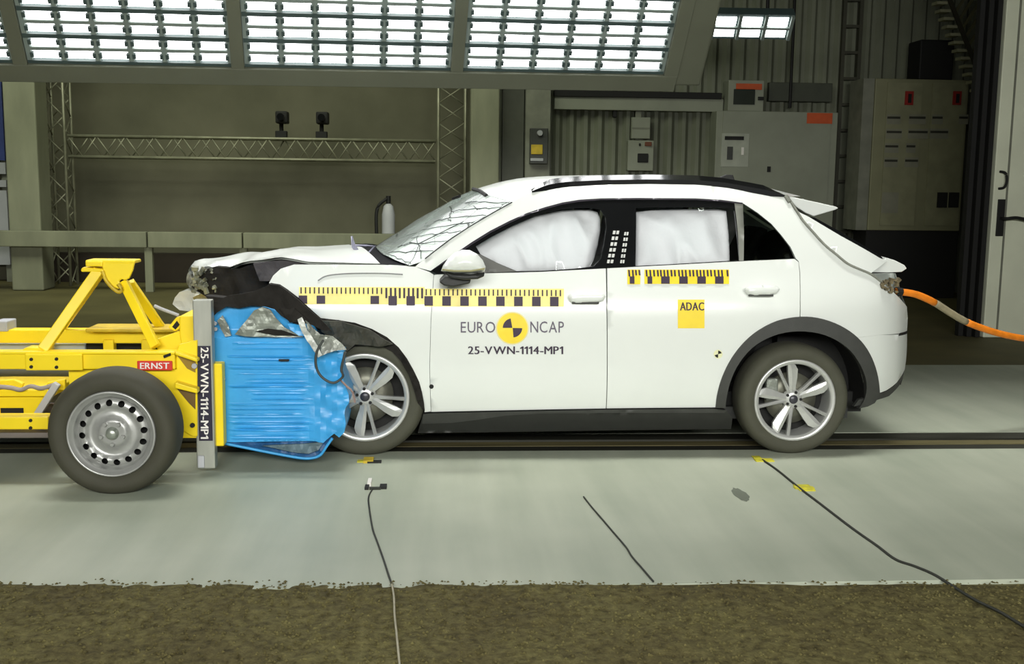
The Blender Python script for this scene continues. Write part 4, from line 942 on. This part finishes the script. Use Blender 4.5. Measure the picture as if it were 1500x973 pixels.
rt_ = stick(quad(MB(), 438, 420.5, 622, 446), TAPE, 'ruler_tape', label='pale yellow ruler tape with black squares')
rt2 = stick(quad(MB(), 622, 423, 826, 449.5), TAPE, 'ruler_tape', label='pale yellow ruler tape with black squares')
pr_ = MB()
for k in range(15):
    x0_ = 438+k*26.3-0.5
    if k in (2, 3): continue
    dy = 2.0*(x0_-438)/388; stick(quad(MB(), x0_, 433+dy, x0_+12.5, 445+dy+(2 if x0_ > 545 else 0), -0.007), INKD, 'ruler_square', rt_ if x0_ < 615 else rt2)
for k in range(59):
    x0_ = 440+k*6.55; dy = 2.5*(x0_-438)/388+(1.5 if x0_ > 622 else 0); h_ = 15 if 560 < x0_ < 622 else 9; quad(pr_, x0_, 421+dy, x0_+(3.0 if 560 < x0_ < 622 else 2.0), 421+h_+dy, -0.007)
obj('ruler_tick', pr_, INKD, rt_, kind='stuff')
rt3 = stick(quad(quad(MB(), 919, 395, 938, 416.5), 944, 395, 1068, 416), TAPES, 'ruler_tape', label='strong yellow ruler tape on rear door')
pr_ = MB()
for x0_ in (921, 947, 967, 993.5, 1020, 1046):
    w_ = 7 if x0_ < 950 else 12.5
    stick(quad(MB(), x0_+1.5, 405, x0_+w_+1.5, 415.7, -0.007), INKD, 'ruler_square', rt3)
for x0_ in (920, 925.5, 930, 935, 945.5, 951, 956.5, 962, 966.5, 971.5, 976.5, 982, 987, 993, 998, 1003, 1009, 1014, 1019.5, 1024.5, 1029.5, 1035, 1040, 1045.5, 1051, 1056, 1064):
    quad(pr_, x0_, 395.5, x0_+2.6, 405 if x0_ not in (930, 935) else 403.5, -0.007, 0.8)
obj('ruler_tick', pr_, INKD, rt3, kind='stuff')
def disc(cx, cy, r, off, a0=0, a1=360, n=40):
    mb = MB(); pts = [S(cx, cy, off)]+[S(cx+r*math.cos(math.radians(a0+(a1-a0)*k/n)), cy-r*math.sin(math.radians(a0+(a1-a0)*k/n)), off) for k in range(n+1)]
    return mb.add(pts, [(0, k+1, k+2) for k in range(n)])
em = stick(disc(750.5, 481, 24, -0.004), mat('rim_pale', (232, 220, 150), 0.5), 'round_emblem', label='round yellow emblem with two dark quarters')
stick(disc(750.5, 481, 22.3, -0.0055), TAPES, 'emblem_disc', em)
stick(disc(750.5, 480.5, 14, -0.007, 100, 180), INKD, 'emblem_quarter', em); stick(disc(751, 480.5, 14, -0.007, 275, 358), INKD, 'emblem_quarter', em)
text_on('lettering', 'EURO', 675, 471.5, 725.5, 487.5, INKG, son, 0.0, 1.05); text_on('lettering', 'NCAP', 777, 471, 826, 487.5, INKG, son, 0.0, 1.05)
text_on('lettering', '25-VWN-1114-MP1', 685.5, 507.5, 825, 519, INKD, son, 0.022, 1.0)
ad_ = stick(quad(MB(), 993, 439, 1032, 481), TAPES, 'square_sticker', label='square yellow sticker with dark letters')
text_on('lettering', 'ADAC', 996, 443, 1031.5, 455, INKD, son, 0.03, 0.8, ad_)
tg_ = stick(disc(1052, 519, 6.5, -0.004), mat('target_pale', (236, 236, 190), 0.5), 'target_dot')
stick(disc(1052, 519, 5.2, -0.006, 15, 90, 8), BLK, 'target_quarter', tg_); stick(disc(1052, 519, 5.2, -0.006, 195, 270, 8), BLK, 'target_quarter', tg_)
stick(disc(632, 566.5, 3.4, -0.004, 0, 360, 10), BLK, 'black_dot')

# orange tether from the tail of the car
th = thing('tether_cable', 'orange and grey tether cable running from the car tail to the right', 'cable', P(1316, 428, 0.12))
cpts = along([tuple(P(a_, b_, y_)) for a_, b_, y_ in sp([(1312, 427, .12), (1330, 429, .14), (1345, 432.5, .16), (1368, 443, .2), (1390, 457, .25), (1412, 470, .3), (1436, 480, .36), (1465, 489, .42), (1500, 496, .5), (1540, 500, .6), (1600, 503, .75)], 6)]+[(5.2, 0.9, 0.30), (5.8, 1.0, 0.06), (6.6, 1.05, 0.022), (8.0, 1.1, 0.022)], 150)
xg0, xg1 = P(1369, 443, .2)[0], P(1413, 470, .3)[0]; KA = min(k for k in range(150) if cpts[k][0] > xg0); KB = min(k for k in range(150) if cpts[k][0] > xg1)
for nm, a_, b_, m_, lab in (('orange_sleeve', 0, KA, ORANGE, None), ('grey_sleeve', KA, KB, GREYSL, 'faded grey sleeve'), ('orange_sleeve', KB, 149, ORANGE, None)):
    obj(nm, MB().tube(cpts[a_:b_+1], 0.021, 10), m_, th, smooth=True, label=lab)
obj('sleeve_end', MB().tube([cpts[0], cpts[1]], 0.026, 10), BLK, th)

# ------------------------------------------------------------------ trolley
tro = thing('crash_trolley', 'yellow steel crash trolley with plain silver wheel and dark label post', 'trolley', (-2.0, 0.17, 0))
YW_ = -0.80; YM = -0.50; CY = 0.17
def tbox(name, x0, y0, x1, y1, yn, dep, m_=YEL, parent=tro, bevel=0.006, **k):
    return obj(name, pxbox(x0, y0, x1, y1, yn, dep), m_, parent, bevel=bevel, **k)
def tpoly(name, pts, yn, dep, m_=YEL, parent=tro, bevel=0.005, **k):
    return obj(name, MB().prism(px2(pts, yn), yn, yn+dep), m_, parent, bevel=bevel, **k)
# near side: long rail, splice plate with bolts, lower rail
tbox('long_rail', -420, 517, 256, 541, YM, 0.10)
spl = tbox('splice_plate', 37, 519, 120, 543, YM-0.02, 0.018)
for a_, b_ in ((46, 526.5), (83, 526), (46, 537.5), (83, 538)): obj('bolt', MB().lathe([(0, -.008), (.008, -.008), (.009, 0)], P(a_, b_, YM-0.02), 8), BLK, spl)
tbox('rail_flange', -420, 515.5, 256, 519, YM-0.01, 0.08, YEL)
tbox('lower_rail', -420, 611, 70, 631, YM, 0.10)
for a_, b_ in ((45, 616), (45, 627)): obj('bolt', MB().lathe([(0, -.008), (.008, -.008), (.009, 0)], P(a_, b_, YM), 8), BLK, tro)
tbox('skid_plate', -420, 634, 72, 644, YM+0.02, 0.9, mat('skid_grey', (120, 112, 106), 0.5, 0.3))
# far top rail and things on it
YF = 0.15
tbox('top_rail', -420, 484, 262, 502, YF, 0.10)
tbox('top_flange', 125, 482, 262, 487, YF-0.10, 0.22, YELD)
tbox('white_cap', -10, 471, 10, 486, YF-0.02, 0.14, PALE)
for x0_, x1_ in ((151, 166), (207, 224)): tbox('upright', x0_, 498, x1_, 516, YF-0.02, 0.06)
tbox('upright', 62, 500, 74, 518, YF-0.02, 0.06)
tbox('equipment_box', -60, 503, 124, 612, 0.28, 0.5, GREYBOX, label='grey white equipment box')
tbox('dark_core', 128, 503, 250, 560, 0.3, 0.5, DARK)
tbox('lower_shelf', -420, 571, 78, 582, -0.25, 0.4, YEL)
tpoly('lower_plate', [(-20, 582), (66, 580), (50, 612), (-20, 612)], -0.22, 0.03); tbox('plate_slot', 1, 598, 34, 606, -0.226, 0.004, DARK, bevel=0)
tpoly('bracket', [(-10, 558), (20, 556), (34, 562), (30, 572), (-10, 572)], -0.24, 0.03); tpoly('bracket', [(70, 560), (95, 556), (95, 572), (64, 572)], -0.24, 0.03)
obj('diagonal_strut', MB().bar(P(52, 612, -0.3), P(84, 562, -0.3), 0.035, 0.035), PALE, tro, bevel=0.004)
obj('cable_loom', MB().tube([P(a_, b_, -0.27) for a_, b_ in sp([(-10, 566), (15, 568), (30, 571), (45, 566), (60, 569), (78, 564)], 5)], 0.012, 6), mat('loom_grey', (150, 142, 140), 0.6), tro, smooth=True)
# front end plate, painted gusset shade and upper block
tpoly('front_plate', [(150, 541), (258, 541), (258, 515), (262, 505), (289, 498), (289, 640), (282, 640), (262, 628), (255, 600), (150, 600)], YM+0.03, 0.03)
tpoly('shaded_gusset', [(258, 519), (286, 529), (286, 546), (274, 540)], YM+0.024, 0.006, mat('gusset_shade', (150, 120, 24), 0.5), bevel=0)  # recess shade of the gussets painted as dark triangles
tpoly('shaded_gusset', [(258, 568), (286, 576), (286, 600), (276, 590)], YM+0.024, 0.006, mat('gusset_shade_brown', (104, 78, 22), 0.5), bevel=0)
tpoly('rib', [(256, 515), (289, 526), (289, 531), (256, 520)], YM-0.03, 0.06); tpoly('rib', [(256, 560), (289, 570), (289, 577), (256, 569)], YM-0.03, 0.06)
obj('bolt', MB().lathe([(0, -.01), (.014, -.01), (.015, 0)], P(285, 536, YM+0.02), 8), PALE, tro); obj('bolt', MB().lathe([(0, -.01), (.012, -.01), (.013, 0)], P(282, 623, YM+0.02), 8), BLK, tro)
tpoly('upper_block', [(263, 463), (292, 463), (292, 508), (266, 508), (263, 490)], -0.36, 0.9)
tpoly('block_arm', [(222, 500), (266, 484), (292, 488), (292, 512), (232, 514)], -0.34, 0.05)
tpoly('lug', [(246, 480), (258, 465), (266, 463), (266, 480), (256, 486)], -0.30, 0.04); tpoly('lug_hole', [(252, 479), (259, 470), (263, 476), (257, 483)], -0.305, 0.004, DARK, bevel=0)
tpoly('slot_dark', [(239, 521), (250, 517), (250, 521), (240, 525)], YM-0.012, 0.004, DARK, bevel=0)
obj('push_rod', MB().tube([P(226, 448, -0.2), P(240, 454, -0.2), P(262, 462, -0.2)], 0.009, 6), PALE, tro)
# A-frame
obj('a_frame_strut', MB().bar(P(145, 396, -0.30), P(63, 513, -0.46), 0.052, 0.045), YEL, tro, bevel=0.004)
obj('a_frame_strut', MB().bar(P(181, 413, -0.28), P(228, 508, -0.42), 0.045, 0.04), YEL, tro, bevel=0.004)
obj('a_frame_strut', MB().bar(P(190, 413, 0.0), P(236, 480, 0.18), 0.045, 0.04), YEL, tro, bevel=0.004)
obj('a_frame_strut', MB().bar(P(150, 396, 0.1), P(86, 486, 0.2), 0.045, 0.04), YEL, tro, bevel=0.004)
tpoly('foot_plate', [(32, 513), (38, 509), (66, 510), (66, 516), (32, 518)], -0.47, 0.08)
tbox('head_bar', 125, 381.5, 197, 386, -0.33, 0.13, YEL); tbox('head_bar_end', 125, 383, 150, 390.5, -0.34, 0.12, YEL)
tpoly('head_lip', [(118, 395), (121, 391.5), (150, 394), (152, 398.5), (119, 398.5)], -0.33, 0.12)
tpoly('head_plate', [(148, 384), (197, 385), (194, 397), (189, 408), (183, 411), (178, 409), (174, 412), (177, 419), (173, 424), (164, 419), (156, 409), (151, 397)], -0.33, 0.02)
obj('head_plate_rim', MB().tube([P(a_, b_, -0.335) for a_, b_ in sp([(150, 397), (155, 410), (164, 421), (174, 428), (178, 424), (173, 416)], 4)], 0.010, 6), YELD, tro, smooth=True)
# ERNST sign
sg = tbox('red_sign', 201, 529, 252, 543, YM-0.012, 0.010, RED, bevel=0.004)
text_on('lettering', 'ERNST', 205, 531.5, 248, 540.5, INKW, lambda a_, b_: P(a_, b_, YM-0.014), 0.03, 1.0, sg)
# label post and yellow backing strip
YP = -0.46
lp = tbox('label_post', 288.5, 440, 309, 687, YP, 0.07, ALU, bevel=0.006)
tbox('post_foot', 289.5, 668, 299, 686, YP-0.012, 0.012, PALE, lp)
lb = tbox('label_plate', 291.5, 507, 308, 646, YP-0.004, 0.004, NAVY, lp, bevel=0)
text_on('lettering', '25-VWN-1114-MP1', 294, 509, 305.5, 643, INKW, lambda a_, b_: P(a_, b_, YP-0.006), 0.022, 1.0, lb, rot=True)
tbox('backing_strip', 309.5, 533, 325, 654, -0.42, 0.08, YEL)
a_ = P(300, 655, YB); b_ = P(318, 440, YB)
obj('mounting_plate', MB().box2((P(298, 600, YB)[0], YB, a_[2]), (P(314, 600, YB)[0], 0.67, b_[2]-0.05)), ALU, tro)
def steel_wheel(cx, cz, y, R_, side):
    Mr = (lambda q: (lambda r: (setattr(r, 'v', [(a, 2*CY-b, c) for a, b, c in q.v]), setattr(r, 'f', [t[::-1] for t in q.f]), r)[2])(MB())) if side else (lambda q: q)
    prof = [(.226, .02), (.232, .006), (.245, -.002), (.275, -.012), (.305, -.006), (.322, .012), (.332, .035), (.336, .06), (.336, .15), (.33, .18), (.31, .2), (.28, .205), (.226, .19)]
    k = R_/0.336; mb = MB().lathe([(r*k, o) for r, o in prof], (cx, y, cz), 80); mb.v = [(a, b, max(c, 0)) for a, b, c in mb.v]
    ty = obj('wheel', Mr(mb), RUBBER2, tro, smooth=True)
    obj('rim', Mr(MB().lathe([(.226*k, .03), (.229*k, .008), (.224*k, .000), (.216*k, .004), (.212*k, .016), (.200*k, .020), (.194*k, .028), (.190*k, .05), (.182*k, .06)], (cx, y, cz), 72)), STEEL, ty, smooth=True)
    # dished disc with sixteen round holes
    ring = [(0.186*k*math.cos(t*math.pi/40), 0.186*k*math.sin(t*math.pi/40)) for t in range(80)]
    holes = []
    for j in range(16):
        an = math.radians(5+22.5*j); hc = (.160*k*math.cos(an), .160*k*math.sin(an))
        holes.append([(hc[0]+.0160*math.cos(t*math.pi/6), hc[1]+.0160*math.sin(t*math.pi/6)) for t in range(12)])
    V, F = cdt(ring, 0.012, holes)
    def dish(a, b):
        r = math.hypot(a, b)/k; return y+float(np.interp(r, [0, .072, .078, .085, .12, .135, .145, .175, .186], [.028, .028, .034, .050, .058, .050, .036, .044, .062]))
    obj('rim_disc', Mr(shell([(a+cx, b+cz) for a, b in V], F, lambda a, b: dish(a-cx, b-cz), 0.0)), STEEL, ty, smooth=True)
    obj('wheel_drum', Mr(MB().lathe([(0, .12), (.19*k, .12), (.2*k, .05)], (cx, y, cz), 36)), BLK, ty)
    obj('hub', Mr(MB().lathe([(0, .0), (.022, .0), (.026, .006), (.030, .026), (.034, .03)], (cx, y, cz), 24)), mat('hub_steel', (160, 166, 156), 0.35, 0.6), ty, smooth=True)
    for j in range(5):
        an = math.radians(90+36+72*j); obj('wheel_nut', Mr(MB().lathe([(0, .012), (.009, .012), (.011, .018), (.011, .035)], (cx+.054*math.cos(an), y, cz+.054*math.sin(an)), 6)), STEEL, ty)
c = P(162, 637, YW_); steel_wheel(c[0], c[2], YW_, c[2]+0.012, 0); steel_wheel(c[0], c[2], YW_, c[2]+0.012, 1)
obj('axle', MB().tube([(c[0], YW_+0.15, c[2]), (c[0], 2*CY-YW_-0.15, c[2])], 0.04, 12), BLK, tro)
obj('wheel_cover_plate', MB().box2((c[0]-0.3, YM+0.05, c[2]-0.1), (c[0]+0.4, YM+0.08, c[2]+0.33)), YEL, tro)

# ------------------------------------------------------------------ blue deformable barrier on the trolley's nose
bar = thing('crushable_barrier', 'bright blue crushed honeycomb barrier block between the yellow trolley and the car', 'barrier', (-1.0, 0.17, 0))
BO = [(313, 462), (318, 449), (345, 447), (372, 447), (392, 452), (412, 460), (432, 463), (442, 470), (452, 482), (462, 500), (470, 514), (480, 516), (492, 513), (503, 516), (501, 530), (500, 545), (504, 558), (507, 568), (511, 577), (512, 588), (506, 598), (505, 606), (507, 620), (504, 634), (497, 641), (490, 634), (483, 640), (474, 648), (462, 646), (400, 647), (345, 648), (328, 648), (314, 648)]
o2 = resamp(px2(BO, YB), 0.02); V, F = cdt(o2, 0.030, (), 0.0045)
xa = P(333, 560, YB)[0]; xb = P(458, 560, YB)[0]; zt_ = P(390, 495, YB)[2]
rgd = random.Random(21)
RID = [(P(390, py+rgd.uniform(-1, 1), YB)[2], a_*rgd.uniform(.7, 1.2), rgd.uniform(0.0024, 0.0045), rgd.uniform(-.05, .12), rgd.uniform(-.08, .06)) for py, a_ in ((504, .008), (510, .005), (524, .014), (528, .010), (534, .006), (541, .008), (548, .005), (556, .007), (561, .012), (566, .013), (572, .006), (578, .008), (586, .012), (593, .007), (600, .006), (606, .008), (613, .005), (620, .014), (626, .012), (631, .007), (637, .008), (643, .009))]
def bf(x, z):
    r = 0.0
    if z < zt_+0.01:
        for zr, am, sg, da, db in RID:
            dz = z-zr-0.004*nz(x, zr*9, 0, 3)
            if abs(dz) < 0.015:
                wgt = min(1, max(0, (x-xa-max(da, 0))/0.03))*min(1, max(0, (xb-x+min(db, 0))/0.05)); r += am*math.exp(-(dz/sg)**2)*wgt
    y = YB-r
    if x > xb-0.03: t = min(1, (x-xb+0.03)/0.06); y += t*(0.035*nz(x, 4, z, 7)+0.018*nz(x, 7, z, 18)-0.01)
    if z > zt_: y += 0.02*min(1, (z-zt_)/0.04)+0.012*nz(x, 1, z, 6)
    return y
obj('honeycomb_block', shell(V, F, bf, 0.98), BLUE, bar)
def bcr(name, pts, y, m_, t=.012, amp=.015, fr=10, seed=0, step=.016, label=None): return crumple(name, pts, y, m_, t, amp, fr, step, bar, seed, label)
bcr('torn_cladding', [(344, 490), (352, 480), (362, 468), (372, 455), (384, 450), (396, 454), (404, 466), (416, 480), (432, 488), (444, 494), (400, 494), (360, 493)], YB-0.05, mat('cladding_grey', (142, 148, 138), 0.4, 0.3, 0.2, 8, bump=0.3, bscale=14), seed=2, label='torn grey aluminium cladding')
bcr('dark_tear', [(374, 486), (392, 482), (412, 484), (436, 492), (400, 491)], YB-0.075, CRUMPLE, amp=.008)
bcr('black_shroud', [(312, 443), (335, 433), (372, 427), (396, 417), (408, 418), (422, 428), (438, 440), (454, 455), (472, 470), (486, 484), (474, 484), (458, 477), (444, 474), (436, 476), (424, 471), (412, 463), (402, 453), (388, 449), (368, 448), (350, 452), (332, 449), (318, 458), (312, 464)], YB-0.035, CRUMPLE, amp=.022, fr=8, seed=8, label='torn black shroud over the barrier top')
bcr('dark_tear', [(410, 452), (432, 452), (452, 470), (446, 476), (436, 472), (424, 473)], YB-0.045, CRUMPLE, amp=.02)
bcr('torn_edge', [(318, 470), (326, 462), (334, 478), (338, 492), (330, 494), (324, 484)], YB-0.03, TORN, amp=.02, seed=4)
bcr('blue_flap', [(420, 474), (436, 476), (444, 478), (447, 492), (438, 492), (426, 484)], YB-0.07, BLUE, amp=.02, seed=6)
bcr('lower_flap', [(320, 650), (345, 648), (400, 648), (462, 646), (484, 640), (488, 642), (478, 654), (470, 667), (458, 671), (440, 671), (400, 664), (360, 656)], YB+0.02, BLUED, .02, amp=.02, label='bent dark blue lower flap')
bcr('flap_lining', [(385, 653), (450, 650), (474, 648), (466, 660), (452, 665), (420, 661)], YB-0.012, mat('lining_grey', (96, 118, 128), 0.5, 0.2, 0.25, 10), amp=.015)
obj('flap_edge', MB().tube([P(a_, b_, YB-0.01) for a_, b_ in sp([(330, 650), (360, 656), (400, 664), (440, 671), (458, 671), (470, 666), (479, 653), (487, 642)], 4)], 0.008, 6), BLUE, bar, smooth=True)
obj('tear_slot', MB().box2(P(408, 527, YB-0.03), P(423, 529.5, YB-0.03)+np.array([0, .02, 0])), BLK, bar)
for a_, b_ in ((327.5, 555), (325.5, 628), (315, 474), (316, 482)): obj('rivet', MB().lathe([(0, -.008), (.010, -.008), (.011, 0)], P(a_, b_, YB-0.02), 8), PALE, bar)

# ------------------------------------------------------------------ things on the floor
def gtube(name, pts, r, m_, label, cat='cable', z=0.004):
    p = [tuple(G(a_, b_, z)) for a_, b_ in sp(pts, 6)]; return tag(obj(name, MB().tube(p, r, 6), m_, smooth=True), label, cat)
gtube('floor_cable', [(546, 716), (540, 728), (541, 745), (546, 775), (553, 795), (562, 820), (569, 842), (574, 856)], 0.004, CABLEK, 'thin dark cable on the concrete in front of the front wheel')
gtube('gravel_cable', [(574, 856), (577, 875), (578, 900), (581, 930), (584, 960), (587, 990)], 0.004, CABLEW, 'thin pale cable lying across the gravel below the front wheel', z=0.02)
gtube('floor_cable', [(1117, 674), (1140, 690), (1172, 716), (1205, 741), (1240, 768), (1262, 784), (1285, 800), (1312, 820), (1340, 830), (1370, 843), (1400, 862)], 0.006, CABLEK, 'dark cable snaking from the rear wheel over the concrete')
gtube('gravel_cable', [(1400, 862), (1430, 880), (1465, 897), (1500, 918), (1530, 934)], 0.006, CABLEK, 'dark cable lying on the gravel at the lower right corner', z=0.022)
gtube('floor_cable', [(855, 728), (866, 742), (884, 763), (902, 784), (918, 803), (926, 816), (940, 832), (957, 852)], 0.004, CABLEK, 'thin dark line of cable on the concrete below the car middle')
def mark(name, parts, label, cat='tape'):
    t = thing(name, label, cat, G(parts[0][0], parts[0][1]))
    for a0, b0, a1, b1, h_, m_, nm in parts:
        c0 = G(a0, b0); c1 = G(a1, b1); obj(nm, MB().box2((c0[0], c0[1], 0.0), (c1[0], c1[1], h_)), m_, t)
YT = mat('tape_floor_yellow', (206, 198, 50), 0.6, 0, 0.15, 30)
mark('floor_mark', [(523, 678, 536, 675, .006, YT, 'yellow_strip'), (532, 679, 548, 673, .014, YELD, 'yellow_piece'), (538, 679, 559, 676.5, .010, BLK, 'dark_piece')], 'yellow and black tape scrap on the floor under the front wheel', 'tape')
mark('debris_piece', [(538, 713, 545, 706, .02, INKW, 'white_piece'), (534, 718, 541, 713, .012, BLK, 'dark_piece'), (541, 718, 558, 716, .010, CABLEK, 'wire_piece'), (556, 717, 567, 712, .012, BLK, 'dark_piece')], 'small white and dark broken piece on the concrete in front of the wheel', 'debris')
mark('floor_mark', [(1104, 672, 1112, 669, .005, YT, 'yellow_strip'), (1108, 677, 1130, 673, .006, YT, 'yellow_strip')], 'yellow tape mark on the floor just under the rear wheel')
mark('floor_mark', [(1165, 717, 1190, 714, .006, YT, 'yellow_strip'), (1172, 720, 1184, 711, .005, YT, 'yellow_strip')], 'yellow cross of tape on the floor beside the dark cable')
st_ = MB(); c = G(1085, 725); n = 22
st_.add([(c[0], c[1], 0.0015)]+[(c[0]+0.035*math.cos(k*2*math.pi/n)*(1+.3*nz(k, 0, 0, .8)), c[1]+0.11*math.sin(k*2*math.pi/n)*(1+.3*nz(k, 3, 0, .8)), 0.0015) for k in range(n)], [(0, k+1, (k+1) % n+1) for k in range(n)])
tag(obj('floor_stain', st_, mat('stain_grey', (112, 118, 104), 0.7)), 'small grey stain on the concrete below the rear wheel', 'stain')
